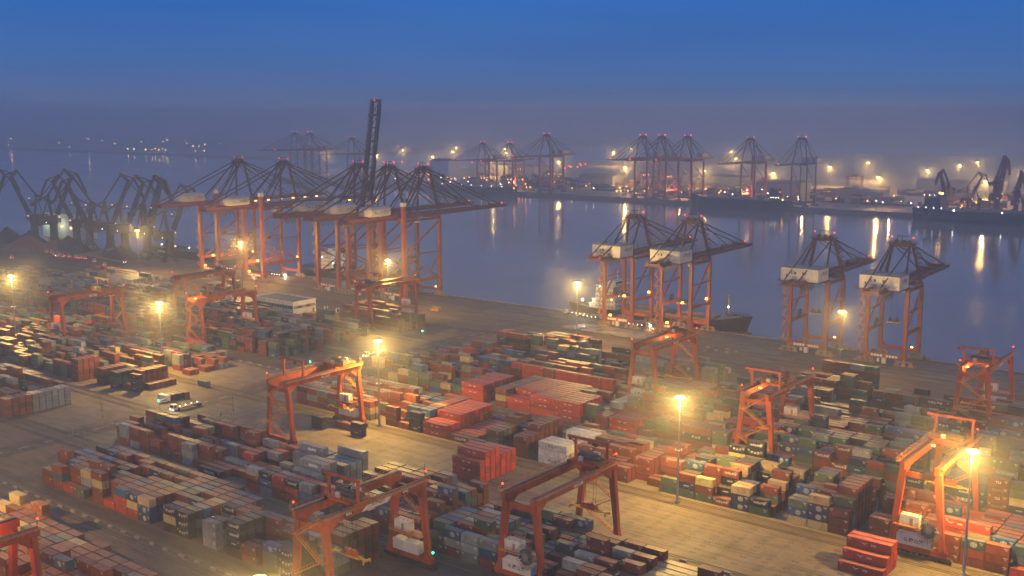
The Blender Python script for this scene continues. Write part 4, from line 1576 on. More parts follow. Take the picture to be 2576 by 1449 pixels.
# long front block and its neighbours at lower left
Y1 = 176.2
B = 'long left front block'
for x, cs, tx in ((-336, 'rr', ''), (-329.7, 'rtr', '-C-'), (-323.4, 'R', ''), (-317.1, 'g', ''), (-305.9, 'rrcr', ''), (-299.6, 'R', ''), (-293.2, 'RRb', ''),
                  (-286.9, 'Rcn', '--C'), (-280.5, 'nbc', 'CC-'), (-267.6, 'kck', 'T-T'), (-261.3, 'kkk', 'TTT'), (-248.6, 'sss', ''),
                  (-237.6, 'kkkk', 'HHHH'), (-231.2, 'rr', ''), (-222.0, 'Ggb', ''), (-215.6, 'kkk', 'TTT')):
    put(B, Y1, 0, x, 2, cs, tx)
for x, cs, tx in ((-323.4, 'rrr', ''), (-317.1, 'rsc', ''), (-310.8, 'gc', ''), (-299.6, 'rrr', ''), (-293.2, 'Rrr', ''), (-286.9, 'rrr', ''), (-267.6, 'kkk', ''), (-261.3, 'kGk', ''),
                  (-248.6, 'ssk', ''), (-237.6, 'kkkk', ''), (-280.5, 'nnr', '')):
    put(B, Y1, 1, x, 2, cs, tx)
for r in (2, 3):
    put(B, Y1, r, -237.6, 2, 'kkkk')
fill(B, Y1, -336, -306, range(2, 9), [3, 3, 3, 2], 'rrrmrbk', hole=.05)
fill(B, Y1, -306, -241, range(2, 9), [3, 3, 3], 'rrmmnbnksgrc', hole=.03)
fill(B, Y1, -231.2, -209, range(1, 9), [3, 2, 3], 'rmskGrm', hole=.05)
for r in range(4, 9):
    put(B, Y1, r, -208.8, 2, 'gsmm' if r == 4 else 'mmmm', '----')
put(B, Y1, 3, -208.8, 2, 'gss')
B = 'block behind the long front one'
Y1b = 214.0
fill(B, Y1b, -361, -303, range(1, 11), [2, 3, 3, 2, 1], 'rrrmmbsrg', hole=.12)
for r in range(3, 11):
    if r not in (6,):
        put(B, Y1b, r, -276.5 if r > 6 else -263.2, 4, 'ssss' if r in (4, 5, 8) else 'sss', '---B')
    if r > 6:
        put(B, Y1b, r, -263.2, 4, 'sss' if r < 10 else 'ssss', '---')
fill(B, Y1b, -303, -277, range(0, 11), [1, 2, 1], 'rRmsk', hole=.35, p40=.3)
fill(B, Y1b, -276.5, -241, range(0, 3), [2, 3], 'RrbksR', hole=.1)
fill(B, Y1b, -237, -199, range(0, 11), [3, 3, 4], 'mmmrmmt', hole=.04)
fill(B, Y1b, -196.5, -166, range(0, 11), [2, 3, 2], 'mbGgsmr', hole=.06)
put(B, Y1b, 0, -190.1, 2, 'RGb')
put(B, Y1b, 0, -183.8, 2, 'ss')
B = 'near block below the centre crane'
fill(B, Y1b, -166.2, -152, range(0, 11), [2, 2, 1], 'bGmmr', hole=.05)
fill(B, Y1b, -151.5, -134, range(0, 9), [3, 2, 3], 'mmmrs', hole=.03)
for r in range(0, 9):
    put(B, Y1b, r, -133.6, 4, 'mc' if r > 2 else 'mm')
fill(B, Y1b, -121, -70, range(0, 9), [2, 2, 1], 'mrmb', hole=.1, p40=.5)
B = 'near left corner block'
Y0 = 127.6
fill(B, Y0, -336, -227, range(0, 7), [3, 3, 3], 'rrrrmmrcgt', hole=.02)
fill(B, Y0, -336, -232, range(7, 8), [3, 3, 2], 'rrmcms', hole=.03)
put(B, Y0, 8, -294.6, 2, 'oooo')
put(B, Y0, 8, -307.3, 2, 'ggcc')
put(B, Y0, 8, -301, 2, 'ooo')
fill(B, Y0, -226.5, -205, range(0, 6), [2, 1, 2], 'mmrt', hole=.15)

# left yard beyond the crossing
B = 'grey block left of the crossing'
Y2L = 207.6
for r in range(0, 10):
    h = 3
    put(B, Y2L, r, -427.0, 2, 'sss' if r > 3 else 'rmr', '---')
fill(B, Y2L, -500, -428, range(0, 11), [3, 4, 3, 2], 'rmgkrsm', hole=.1)
B = 'rust block left of the crossing'
Y2 = 258.6
for r in range(0, 4):
    put(B, Y2, r, -460.0, 2, 'rrrr')
    put(B, Y2, r + 1, -443.4, 2, 'kkm', 'HH-')
    put(B, Y2, r + 1, -432.6, 2, 'kGk')
put(B, Y2, 2, -421.2, 2, 'kkk', '-T-')
put(B, Y2, 2, -427.2, 2, 'r')
put(B, Y2, 3, -427.2, 2, 'r')
for r in range(4, 9):
    put(B, Y2, r, -420.6, 2, 'm')
    put(B, Y2, r, -427.0, 2, 'rrmr'[:3])
fill(B, Y2, -560, -433, range(4, 11), [3, 2, 3, 4], 'rrmgcsr', hole=.12)
fill(B, Y2, -560, -462, range(0, 4), [2, 3, 2], 'krGmg', hole=.2)
B = 'row of cabins at the crossing'
for i, c in enumerate('wkkm'):
    put(B, 262.4, 0 + i, -398 + i * .6, 2, c, '-')
put(B, 288.0, 0, -404.5, 2, 'g', '-')
B = 'low block left of the crossing'
Y3L = 297.0
fill(B, Y3L, -429, -421, range(0, 5), [1], 'r')
fill(B, Y3L, -442, -422, range(3, 9), [2, 2], 'rmms', hole=.1)
fill(B, Y3L, -760, -436, range(0, 11), [2, 3, 2, 3, 1], 'rmRkgbsGm', hole=.18, p40=.15)
B = 'dim block left of white office'
Y4L = 345.5
for r in range(0, 9):
    put(B, Y4L, r, -432.6, 2, 'mmm' if r < 3 else 'mmmk'[:4], '---')
put(B, Y4L, 1, -439.4, 2, 'k', 'H')
fill(B, Y4L, -790, -420, range(0, 11), [2, 3, 3, 4], 'rmmkGknbm', hole=.15, p40=.1)
B = 'dim block beyond the left yard'
fill(B, 386.5, -800, -424, range(0, 11), [2, 3, 2, 3], 'mkGgsmr', hole=.2, p40=.2)
fill(B, 300, -900, -764, range(0, 20, 1), [2, 3], 'mgrk', hole=.3)
B = 'brown block right of white office'
fill(B, 430.6, -466, -440, range(0, 10), [4, 3], 'mmmr', hole=.05)
fill(B, 430.6, -440, -416, range(0, 8), [3, 3, 4], 'mmmG', hole=.12)
B = 'pale roofed block in the far left yard'
fill(B, 409, -716, -664, range(0, 15), [3], 'ccsg', L=4, hole=.0)
fill(B, 409, -663, -640, range(0, 15), [2], 'gmt', hole=.1)
fill(B, 345.5 + 34, -722, -655, range(0, 10), [3, 3, 2], 'ssggc', hole=.06, p40=.4)
fill(B, 430, -600, -575, range(0, 6), [4], 'ggc', hole=.0)
fill(B, 440, -760, -722, range(0, 8), [2], 'rRm', hole=.2)

# -- which of them show largest?
V0 = Vector((0, 0, HC))
vb, fb, owner = [], [], []
for i, c in enumerate(CELLS):
    ln = 6.06 if c['L'] == 2 else 12.19
    j = len(vb)
    x0, x1, y0_, y1_, z0, z1 = c['x'], c['x'] + ln, c['y'], c['y'] + 2.44, c['z'], c['z'] + 2.59
    vb += [(x0, y0_, z0), (x1, y0_, z0), (x1, y1_, z0), (x0, y1_, z0), (x0, y0_, z1), (x1, y0_, z1), (x1, y1_, z1), (x0, y1_, z1)]
    fb += [(j, j + 3, j + 2, j + 1), (j + 4, j + 5, j + 6, j + 7), (j, j + 1, j + 5, j + 4), (j + 1, j + 2, j + 6, j + 5), (j + 2, j + 3, j + 7, j + 6), (j + 3, j, j + 4, j + 7)]
    c['q'] = vb[j:j + 8]
bvh = BVHTree.FromPolygons(vb, fb)
for c in CELLS:
    q = [Vector(p) for p in c['q']]
    tot = 0
    c['vis'] = [0, 0, 0]
    for fi, ids in enumerate(((4, 5, 6, 7), (0, 1, 5, 4), (1, 2, 6, 5))):
        a, b_, c_, d = (q[k] for k in ids)
        pp = [depth_px(p) for p in (a, b_, c_, d)]
        if None in pp:
            continue
        area = abs(sum(pp[k][0] * pp[(k + 1) % 4][1] - pp[(k + 1) % 4][0] * pp[k][1] for k in range(4))) / 2
        n_ = (b_ - a).cross(d - a).normalized()
        ok = 0
        for u in (.15, .5, .85):
            for v in (.2, .5, .8):
                p = a + (b_ - a) * u + (d - a) * v
                px = depth_px(p)
                if not (0 <= px[0] <= 2575 and 0 <= px[1] <= 1449):
                    continue
                s = p + n_ * .04
                dv = V0 - s
                if n_.dot(dv) <= 0:
                    continue
                if bvh.ray_cast(s, dv.normalized(), dv.length)[0] is None:
                    ok += 1
        c['vis'][fi] = ok / 9
        tot += area * ok / 9
    c['a'] = tot
order = sorted(range(len(CELLS)), key=lambda i: -CELLS[i]['a'])
TOP = [i for i in order[:300] if CELLS[i]['a'] > 0]
print('containers', len(CELLS), 'shown', sum(1 for c in CELLS if c['a'] > 0), 'smallest own', CELLS[TOP[-1]]['a'])


def container_mesh(L):
    b = MB()
    W, H = 2.44, 2.59
    for x in (0, L - .16):
        for y in (0, W - .16):
            b.box(x, x + .16, y, y + .16, 0, H)
    for y in (0, W - .12):
        b.box(.16, L - .16, y + .02, y + .1, .07, .2).box(.16, L - .16, y + .02, y + .1, H - .15, H - .05)
    for x in (0, L - .1):
        b.box(x, x + .1, .16, W - .16, .07, .2).box(x, x + .1, .16, W - .16, H - .16, H - .05)
    n_ = 14 if L < 7 else 28
    st = (L - .32) / n_
    prof = []
    for k in range(n_):
        x = .16 + k * st
        prof += [(x, .015), (x + st * .36, .015), (x + st * .5, .075), (x + st * .86, .075)]
    prof.append((L - .16, .015))
    for s in (0, 1):
        i = len(b.v)
        for z in (.18, H - .12):
            for x, d in prof:
                b.v.append((x, d if s == 0 else W - d, z))
        m_ = len(prof)
        for k in range(m_ - 1):
            f_ = (i + k, i + k + 1, i + m_ + k + 1, i + m_ + k)
            b.f.append(f_ if s == 0 else f_[::-1])
    # ribbed roof
    i = len(b.v)
    for y in (.1, W - .1):
        for x, d in prof:
            b.v.append((x, y, H - .07 - d * .6))
    m_ = len(prof)
    for k in range(m_ - 1):
        b.f.append((i + k, i + k + 1, i + m_ + k + 1, i + m_ + k))
    # ribbed ends and floor
    for s in (0, 1):
        i = len(b.v)
        pr = []
        for k in range(6):
            y = .16 + k * 2.12 / 6
            pr += [(y, .02), (y + .12, .02), (y + .17, .07), (y + .3, .07)]
        pr.append((W - .16, .02))
        for z in (.18, H - .14):
            for y, d in pr:
                b.v.append((d if s == 0 else L - d, y, z))
        m2 = len(pr)
        for k in range(m2 - 1):
            f_ = (i + k, i + k + 1, i + m2 + k + 1, i + m2 + k)
            b.f.append(f_[::-1] if s == 0 else f_)
    b.box(.1, L - .1, .1, W - .1, .1, .14)
    return b.mesh('container_body', 'cont')


CM = {2: container_mesh(6.06), 4: container_mesh(12.19)}


def door_mesh(side):
    b = MB()
    y0_, y1_ = (.17, 1.21) if side == 0 else (1.23, 2.27)
    b.box(.0, .05, y0_, y1_, .17, 2.46)
    for y in (y0_ + .28, y1_ - .28):
        b.box(.05, .12, y - .035, y + .035, .1, 2.52)
        for z in (.35, 1.0, 2.2):
            b.box(.05, .13, y - .09, y + .09, z - .05, z + .05)
        b.box(.1, .14, y - .03, y + .22, .92, 1.0)
    for z in (.75, 1.3, 1.85):
        b.box(.05, .07, y0_ + .05, y1_ - .05, z - .03, z + .03)
    return b.mesh('container_door', 'cont')


DM = [door_mesh(0), door_mesh(1)]


def emblem_mesh():
    """round globe emblem: ring, grid lines and a band"""
    b = MB()

    def arc(r, a0, a1, w_, n_, sq=1.0):
        for k in range(n_):
            t0, t1 = a0 + (a1 - a0) * k / n_, a0 + (a1 - a0) * (k + 1) / n_
            i = len(b.v)
            for t, rr in ((t0, r), (t1, r), (t1, r - w_), (t0, r - w_)):
                b.v.append((rr * math.cos(t) * 1.15, 0, rr * math.sin(t) * sq))
            b.f.append((i, i + 3, i + 2, i + 1))
    arc(.78, R(20), R(160), .09, 10)
    arc(.78, R(200), R(340), .09, 10)
    arc(.45, R(25), R(155), .07, 8)
    arc(.45, R(205), R(335), .07, 8)
    for z in (.3, -.3):
        i = len(b.v)
        b.v += [(-.85, 0, z - .04), (.85, 0, z - .04), (.85, 0, z + .04), (-.85, 0, z + .04)]
        b.f.append((i, i + 1, i + 2, i + 3))
    for x in (-.04, .04):
        i = len(b.v)
        b.v += [(x - .03, 0, .3), (x + .03, 0, .3), (x + .03, 0, .7), (x - .03, 0, .7), (x - .03, 0, -.7), (x + .03, 0, -.7), (x + .03, 0, -.3), (x - .03, 0, -.3)]
        b.f += [(i, i + 1, i + 2, i + 3), (i + 4, i + 5, i + 6, i + 7)]
    return b.mesh('emblem', 'letter')


def wing_mesh():
    """small winged mark and a plate of painted code bars"""
    b = MB()
    for s in (-1, 1):
        for k, (x0, x1, z) in enumerate(((.05, .8, .22), (.05, .55, .08), (.05, .3, -.06))):
            i = len(b.v)
            b.v += [(s * x0, 0, z - .3), (s * x1, 0, z), (s * x1, 0, z + .1), (s * x0, 0, z - .16)]
            b.f.append((i, i + 1, i + 2, i + 3) if s > 0 else (i + 3, i + 2, i + 1, i))
    for k in range(4):
        i = len(b.v)
        x = 1.7 + k * .32
        b.v += [(x, 0, -.22), (x + .22, 0, -.22), (x + .22, 0, .18), (x, 0, .18)]
        b.f.append((i, i + 1, i + 2, i + 3))
    return b.mesh('wing_mark', 'letter')


def code_mesh():
    b = MB()
    for k in range(7):
        if k != 4:
            i = len(b.v)
            x = k * .15
            b.v += [(x, 0, 0), (x + .11, 0, 0), (x + .11, 0, .24), (x, 0, .24)]
            b.f.append((i, i + 1, i + 2, i + 3))
    for k in range(3):
        i = len(b.v)
        b.v += [(.3, 0, -.16 - k * .16), (.8, 0, -.16 - k * .16), (.8, 0, -.09 - k * .16), (.3, 0, -.09 - k * .16)]
        b.f.append((i, i + 1, i + 2, i + 3))
    return b.mesh('code_mark', 'letter')


EMB, WNG, COD = emblem_mesh(), wing_mesh(), code_mesh()


def stick(me, name, par, x, y, z, s=1.0):
    o = bpy.data.objects.new(name, me)
    col.objects.link(o)
    o.parent = par
    o.location = (x, y, z)
    if s != 1:
        o.scale = (s, s, s)
    return o


# order of stacks and rows inside each block, for the labels
STK = {}
for c in CELLS:
    STK.setdefault((c['b'], c['y0']), {}).setdefault(c['r'], set()).add(round(c['x'], 0))
ROWS = {}
for (b_, y0_), rr in STK.items():
    ROWS.setdefault(b_, []).extend((y0_ + r * DY, y0_, r) for r in rr)
for b_ in ROWS:
    ROWS[b_].sort()
seen_lab = {}
for i in TOP:
    c = CELLS[i]
    ln = 6.06 if c['L'] == 2 else 12.19
    o = bpy.data.objects.new('shipping_container', CM[c['L']])
    col.objects.link(o)
    o.location = (c['x'], c['y'], c['z'])
    rgb, cname = PAL[c['c']]
    f_ = RNG.uniform(.75, 1.2)
    rgb = tuple(min(.75, v * f_ * RNG.uniform(.93, 1.07)) for v in rgb)
    o.color = (*rgb, 1)
    xs_ = sorted(STK[(c['b'], c['y0'])][c['r']])
    si = min(range(len(xs_)), key=lambda k: abs(xs_[k] - c['x']))
    ri = next(k for k, v in enumerate(ROWS[c['b']]) if v[1] == c['y0'] and v[2] == c['r'])
    tier = 'lone' if c['n'] == 1 else ('top' if c['k'] == c['n'] - 1 else ['ground', 'second-tier', 'third-tier', 'fourth-tier', 'fifth-tier', 'sixth-tier'][c['k']])
    rows_ = ROWS[c['b']]
    big_ = 'long ' if c['L'] == 4 else ''
    lb = '%s %s%s container, %s stack from left, %s row, %s' % (tier, big_, cname, NTH[si], NTH[ri], c['b'])
    seen_lab[lb] = seen_lab.get(lb, 0) + 1
    if seen_lab[lb] > 1:
        print('DOUBLE', lb)
    tag(o, lb, 'shipping container', 'stacked shipping containers')
    t = c['t']
    fr = c['vis'][1] > .2
    if t == '?':
        t = 'C' if c['c'] in 'nbt' and RNG.random() < .6 else ('H' if c['c'] == 'k' and RNG.random() < .7 else ('T' if c['c'] == 'k' else 'q'))
    cx_ = ln / 2
    if fr:
        if t == 'C':
            stick(EMB, 'emblem', o, cx_ + .2, -.012, 1.3)
            lettering('COSCO', .5, 'letter', o, (cx_ + .2, -.014, 1.3), 0, .03)
        elif t == 'T':
            lettering('唐 山 港', .85 if c['L'] == 2 else 1.0, 'letter' if c['c'] != 'w' else 'dark_letter', o, (cx_, -.012, 1.35), 0, .03)
        elif t == 'H':
            lettering('G|合德海运', .8 if c['L'] == 2 else 1.15, 'letter', o, (cx_ + .2, -.012, 1.4), 0, .025)
        elif t == 'N':
            lettering('ANTONG', .8, 'letter', o, (cx_, -.012, 1.3), 0, .035)
        elif t == 'K':
            lettering('安通控股', 1.2, 'letter', o, (cx_, -.012, 1.4), 0, .025)
        elif t == 'L':
            lettering('TLS', 1.05, 'letter', o, (cx_, -.012, 1.4), 0, .035)
        elif t == 'D':
            lettering('合德海运', .9, 'grey', o, (cx_, -.012, 1.4), 0, .02)
        elif t == 'A':
            lettering('CAI', .6, 'letter', o, (1.0, -.012, 1.9), 0, .04)
            lettering('G|合德海运', .8, 'letter', o, (cx_ + .4, -.012, 1.3), 0, .025, name='company_lettering')
        elif t == 'W':
            stick(WNG, 'wing_mark', o, cx_ - 1.2, -.012, 1.45, 1.1)
        elif t == 'B':
            MB().box(cx_ - 1.6, cx_ + 2.6, -.014, -.004, .8, 1.7).build('name_panel', 'letter', o)
        if t not in '-W':
            stick(COD, 'code_mark', o, ln - 1.35, -.012, 1.95)
            if RNG.random() < .6:
                stick(COD, 'code_mark', o, .35, -.012, 2.1, .8)
        elif t == 'W':
            stick(COD, 'code_mark', o, .4, -.012, 2.1, .8)
    if c['vis'][2] > .15:
        for k in (0, 1):
            d = bpy.data.objects.new('door', DM[k])
            col.objects.link(d)
            d.parent = o
            d.location = (ln - .01, 0, 0)
            d.color = o.color
ts = set(TOP)
b = MB()
for i, c in enumerate(CELLS):
    if i in ts:
        continue
    ln = 6.06 if c['L'] == 2 else 12.19
    f_ = RNG.uniform(.7, 1.2)
    rgb = tuple(v * f_ for v in PAL[c['c']][0])
    x, y, z = c['x'], c['y'], c['z']
    b.box(x + .04, x + ln - .04, y + .04, y + 2.40, z + .07, z + 2.52, rgb)
    if c['vis'][1] > .1 or c['vis'][0] > .1 or c['vis'][2] > .1:
        for px in (x, x + ln - .16):
            for py in (y, y + 2.28):
                b.box(px, px + .16, py, py + .16, z, z + 2.59, rgb)
        b.box(x + .16, x + ln - .16, y, y + .1, z + 2.44, z + 2.54, rgb)
        b.box(x + ln - .1, x + ln, y + .16, y + 2.28, z + 2.43, z + 2.54, rgb)
        if c['vis'][2] > .3:
            for k in range(4):
                b.box(x + ln - .03, x + ln + .04, y + .45 + k * .5, y + .52 + k * .5, z + .1, z + 2.5, tuple(min(.7, v * 1.5 + .03) for v in rgb))
        if c['vis'][1] > .3 and RNG.random() < .5:
            b.box(x + ln - 1.3, x + ln - .55, y + .0, y + .03, z + 2.0, z + 2.18, (.55, .55, .5))
            if c['c'] in 'knb':
                b.box(x + ln * .35, x + ln * .66, y + .0, y + .03, z + 1.2, z + 1.6, (.5, .5, .47))
o = b.build('container_stacks', 'cont_stuff')
tag(o, 'hazy mass of stacked shipping containers filling the rest of the yard', 'shipping containers', kind='stuff')

# ------------------------------------------------------------------ ships
def hull_mesh(L, Bm, zb, zd, zbow, keel=-4.6, n=26, stern=.12, bow=.2, flare=1.6):
    """hull from stern (x=0) to bow (x=L); sections from zb to deck"""
    b = MB()
    rows = []
    for i in range(n + 1):
        u = i / n
        hw = Bm / 2
        if u < stern:
            hw *= .72 + .28 * (u / stern) ** .6
        if u > 1 - bow:
            hw *= max(.02, (1 - ((u - 1 + bow) / bow) ** 2.0))
        d = zd + (zbow - zd) * max(0, (u - (1 - bow * 1.1)) / (bow * 1.1)) ** .8 + (1.2 if u < stern * .8 else 0)
        rake = 0 if u < 1 - bow else ((u - 1 + bow) / bow) * flare * 2.2
        rk0 = 0 if u > stern else -(1 - u / stern) * 2.5
        x = u * L
        sec = []
        for t, wf in ((0, .86), (.35, .95), (1, 1)):
            xx = x - rake * (1 - t) + rk0 * t
            z = zb + (d - zb) * t
            w_ = hw * (wf if u < .9 else wf * (.6 + .4 * t))
            sec.append((xx, w_, z))
        rows.append(sec)
    for sec in rows:
        for x, w_, z in sec:
            b.v.append((x, -w_, z))
        for x, w_, z in sec[::-1]:
            b.v.append((x, w_, z))
    for i in range(n):
        for k in range(5):
            a = i * 6 + k
            b.f.append((a, a + 6, a + 7, a + 1))
        b.f.append((i * 6 + 5, i * 6 + 11, i * 6 + 6, i * 6))
    b.f.append((0, 1, 2, 3, 4, 5))
    b.f.append(tuple(n * 6 + k for k in range(6))[::-1])
    return b


def windows(par, x0, x1, y, zs, step=2.0, w_=.9, h=.8, along='x', lit=None):
    b = MB()
    for z in zs:
        v = x0
        while v < x1:
            if along == 'x':
                b.box(v, v + w_, y - .05, y + .05, z, z + h)
            else:
                b.box(y - .05, y + .05, v, v + w_, z, z + h)
            v += step
    return b.build('window', 'glass' if not lit else lit, par)


def ship(label, x, y, L, Bm, zd, zbow, sup, rz=0, hullm='hull', holds=3, deckm='tan', bootz=None, lights=(), name='cargo_ship', supm='white', crane=False, txt=None):
    root = thing(name, label, 'ship', (x, y, 0), rz)
    zb = -7.5
    if bootz is not None:
        hull_mesh(L, Bm * .995, zb, bootz, bootz, flare=1.0).build('lower_hull', 'boot', root)
        hb = hull_mesh(L, Bm, bootz - .6, zd, zbow)
    else:
        hb = hull_mesh(L, Bm, zb, zd, zbow)
    ho_ = hb.build('hull', hullm, root)
    # bulwark rail posts
    rl_ = MB()
    rl_.rail([(L * .06, -Bm * .46, zd + .0), (L * .8, -Bm * .49, zd + .0)], 1.2, 3.0, .12)
    rl_.rail([(L * .06, Bm * .46, zd + .0), (L * .8, Bm * .49, zd + .0)], 1.2, 3.0, .12)
    rl_.build('deck_rail', 'grey', ho_)
    s0, s1 = sup
    c0 = s1 + 2.5
    c1 = L * .81
    for k in range(holds):
        a = c0 + (c1 - c0) * k / holds + 1
        e = c0 + (c1 - c0) * (k + 1) / holds - 1
        cm = MB()
        t_ = .6
        cm.box(a, e, -Bm * .38, -Bm * .38 + t_, zd - .2, zd + 2.0).box(a, e, Bm * .38 - t_, Bm * .38, zd - .2, zd + 2.0)
        cm.box(a, a + t_, -Bm * .38 + t_, Bm * .38 - t_, zd - .2, zd + 2).box(e - t_, e, -Bm * .38 + t_, Bm * .38 - t_, zd - .2, zd + 2)
        cm.box(a + t_, e - t_, -Bm * .38 + t_, Bm * .38 - t_, zd - .2, zd + .3)
        cm.build('hatch_coaming', deckm, root)
    # accommodation: tiers stepping in
    w_ = Bm * .44
    ss = MB()
    z = zd
    tiers = 5
    for k in range(tiers):
        i_ = .35 * k
        ss.box(s0 + 2.2 * min(k, 2), s1 - i_, -w_ + .3 * k, w_ - .3 * k, z, z + 2.75)
        ss.box(s0 + 2.2 * min(k, 2) - .5, s1 - i_ + .5, -w_ + .3 * k - .5, w_ - .3 * k + .5, z + 2.75, z + 2.9)
        z += 2.9
    ss.box(s1 - 6.5, s1 - .5, -Bm * .5, Bm * .5, z, z + .25).box(s1 - 6, s1 - 1, -w_ * .8, w_ * .8, z + .25, z + 3.0)
    so_ = ss.build('superstructure', supm, root)
    for k in range(tiers):
        windows(so_, s0 + 5, s1 - 1.8, -w_ + .3 * k - .06, (zd + 2.9 * k + 1.3,), 1.9, .8, .8)
        windows(so_, -w_ + 1.5, w_ - 1.2, s1 - .35 * k + .05, (zd + 2.9 * k + 1.3,), 1.9, .8, .8, along='y')
    windows(so_, -w_ * .8 + .4, w_ * .8 - .9, s1 - .95, (z + 1.4,), 1.3, 1.1, 1.0, along='y')
    fn = MB()
    fn.prism([(s0 + 1, zd + 3), (s0 + 6.5, zd + 3), (s0 + 6.0, z + 2.5), (s0 + 2.2, z + 2.5)], 'y', -2.2, 2.2)
    fn.build('funnel', 'boot', root)
    ms = MB().tube((s1 - 4, 0, z + 3), (s1 - 4, 0, z + 9.5), .3, 6).bar((s1 - 4, -2.2, z + 7), (s1 - 4, 2.2, z + 7), .2).box(s1 - 4.8, s1 - 3.2, -.8, .8, z + 5.2, z + 5.5)
    ms.build('radar_mast', supm, root)
    fmb = MB().tube((L * .875, 0, zbow - 1), (L * .875, 0, zbow + 10.5), .75, 10, .5).box(L * .875 - .9, L * .875 + .9, -1.0, 1.0, zbow + 10.3, zbow + 10.8)
    fmb.build('foremast', 'tan' if deckm == 'tan' else supm, root)
    wl = MB()
    for k in range(14):
        a = RNG.uniform(L * .86, L * .965)
        c = RNG.uniform(-2.6, 2.6) * (1 - (a / L - .86) * 6)
        wl.tube((a, c - .4, zbow - .6), (a, c + .4, zbow - .3), RNG.uniform(.3, .7), 8)
    wl.rail([(L * .84, -Bm * .3, zbow - .9), (L * .985, 0, zbow), (L * .84, Bm * .3, zbow - .9)], 1.1, 1.5, .09)
    wl.build('anchor_winch', 'steel', root)
    if crane:
        for k in (0, 1):
            a = c0 + (c1 - c0) * (.32 + .4 * k)
            MB().tube((a, 0, zd), (a, 0, zd + 12), 1.1, 10).box(a - 1.8, a + 1.8, -1.8, 1.8, zd + 12, zd + 16).bar((a, 0, zd + 14), (a - 8, 0, zd + 30), 1.0).build('deck_crane', hullm, root)
    for (lx, ly, lz, m_, r_) in lights:
        MB().ball((0, 0, 0), r_, 6, 4).build('deck_lamp', m_, root, (lx, ly, lz))
    if txt:
        for s, sz, lx, ly, lz in txt:
            lettering(s, sz, 'letter', ho_, (lx, ly, lz), 0, .04)
    return root


sh = ship('black hulled cargo ship with white bridge moored under the two middle quay cranes', -379, 558.8, 120, 20, 3.6, 8.6, (14, 33), bootz=-1.0, holds=2,
          lights=((10, -10.4, 8, 'white_lamp', .7), (34, -6, 12.5, 'white_lamp', .45), (30, -8, 9.8, 'sodium_dim', .5), (22, -8.8, 17.4, 'white_lamp', .5), (105.2, -1.2, 12.6, 'white_lamp', .5), (38, -8, 6.5, 'white_lamp', .4)))
light('deck_light', (11, -12.5, 9.5), 6000, (1, .85, .6), .4, sh)
light('deck_light', (109, -2.5, 14.2), 450, (1, .9, .7), .4, sh)
ship('black hulled ship named SOPHIA berthed beyond the grab cranes at left', -838, 561, 132, 22, 6.5, 11, (112, 127), bootz=None, holds=3,
     txt=(('SOPHIA', 3.4, 22, -11.12, 3.6),), lights=((20, -9, 9.5, 'white_lamp', .5), (40, -9, 9.4, 'sodium_dim', .45), (60, -9, 9.4, 'white_lamp', .4)))
sl = ship('dim cargo ship with a pale bridge seen between the legs of the five tall cranes', -640, 560, 118, 21, 4.5, 8, (24, 41), holds=3,
          lights=((40, -7, 11, 'white_lamp', .6), (52, -8, 7.5, 'white_lamp', .55), (30, -9, 15, 'white_lamp', .35)))
light('deck_light', (54, -6, 11), 7000, (1, .95, .8), .4, sl)
ship('dark laden ship with a low bridge across the water, lights on its stern', -583, 1352, 145, 24, 9, 13, (6, 22), rz=math.pi, hullm='hull', holds=4, deckm='grey', supm='navy_steel',
     lights=tuple((8 + k * 3.5, 11.2, 13.5, 'white_lamp', .5) for k in range(4)) + ((2, 11, 11, 'sodium_dim', 1.0), (6, 11, 21, 'red_far', .7)))
ship('dark ship with a lit grey bridge and deck cranes at the right, across the water', -412, 1346, 190, 30, 9, 14, (8, 32), hullm='hull', holds=4, deckm='grey', supm='navy_steel', crane=True,
     lights=tuple((6 + k * 9.1, -14.6, 11.5, 'white_lamp', .5) for k in range(4)) + tuple((12 + k * 6, -13, 26.5, 'white_lamp', .4) for k in range(3)) + ((48, -15.2, 9.5, 'white_lamp', .9), (33, -13, 29, 'sodium_dim', 1.3), (30, -13, 29.5, 'sodium_dim', 1.2), (102, -15.2, 9.5, 'white_lamp', .7)))
ship('long dark barge-like ship under the smaller hazy cranes across the water', -1215, 1352, 180, 26, 7, 10, (4, 18), hullm='hull', holds=5, deckm='grey', supm='navy_steel',
     lights=tuple((10 + k * 21, -12.8, 9.5, 'white_lamp', .5) for k in range(8)) + ((24, -8, 19, 'white_lamp', .7),))

# ------------------------------------------------------------------ buildings
bl = thing('port_office', 'low white office with a dark flat roof and a row of windows', 'office', (-543, 431, 0))
ob = MB().box(0, 38.5, 0, 18.5, 0, 7.4)
wo = ob.build('wall', 'white', bl)
MB().box(-.02, 38.52, -.05, -.02, 3.4, 5.6).box(38.52, 38.55, .5, 18, 3.6, 5.4).build('wall_band', 'grey', wo)
MB().box(.6, 37.9, .6, 17.9, 7.2, 7.45).build('roof', 'roof', bl)
MB().box(-.3, 38.8, -.3, .3, 7.4, 8.2).box(-.3, 38.8, 18.2, 18.8, 7.4, 8.2).box(-.3, .3, .3, 18.2, 7.4, 8.2).box(38.2, 38.8, .3, 18.2, 7.4, 8.2).build('parapet', 'white', bl)
for k in range(15):
    MB().box(1.4 + k * 2.45, 3.0 + k * 2.45, -.09, -.01, 3.6, 5.3).build('window', 'glass', wo)
for k in (3.5, 10.5):
    MB().box(38.5, 38.6, k, k + 3.4, 3.8, 5.2).build('window', 'glass', wo)
    MB().box(38.5, 39.2, k - .3, k + 3.7, 5.3, 5.5).build('canopy', 'grey', wo)
MB().box(38.5, 38.58, 15.6, 17.0, 0, 2.6).build('door', 'boot', wo)
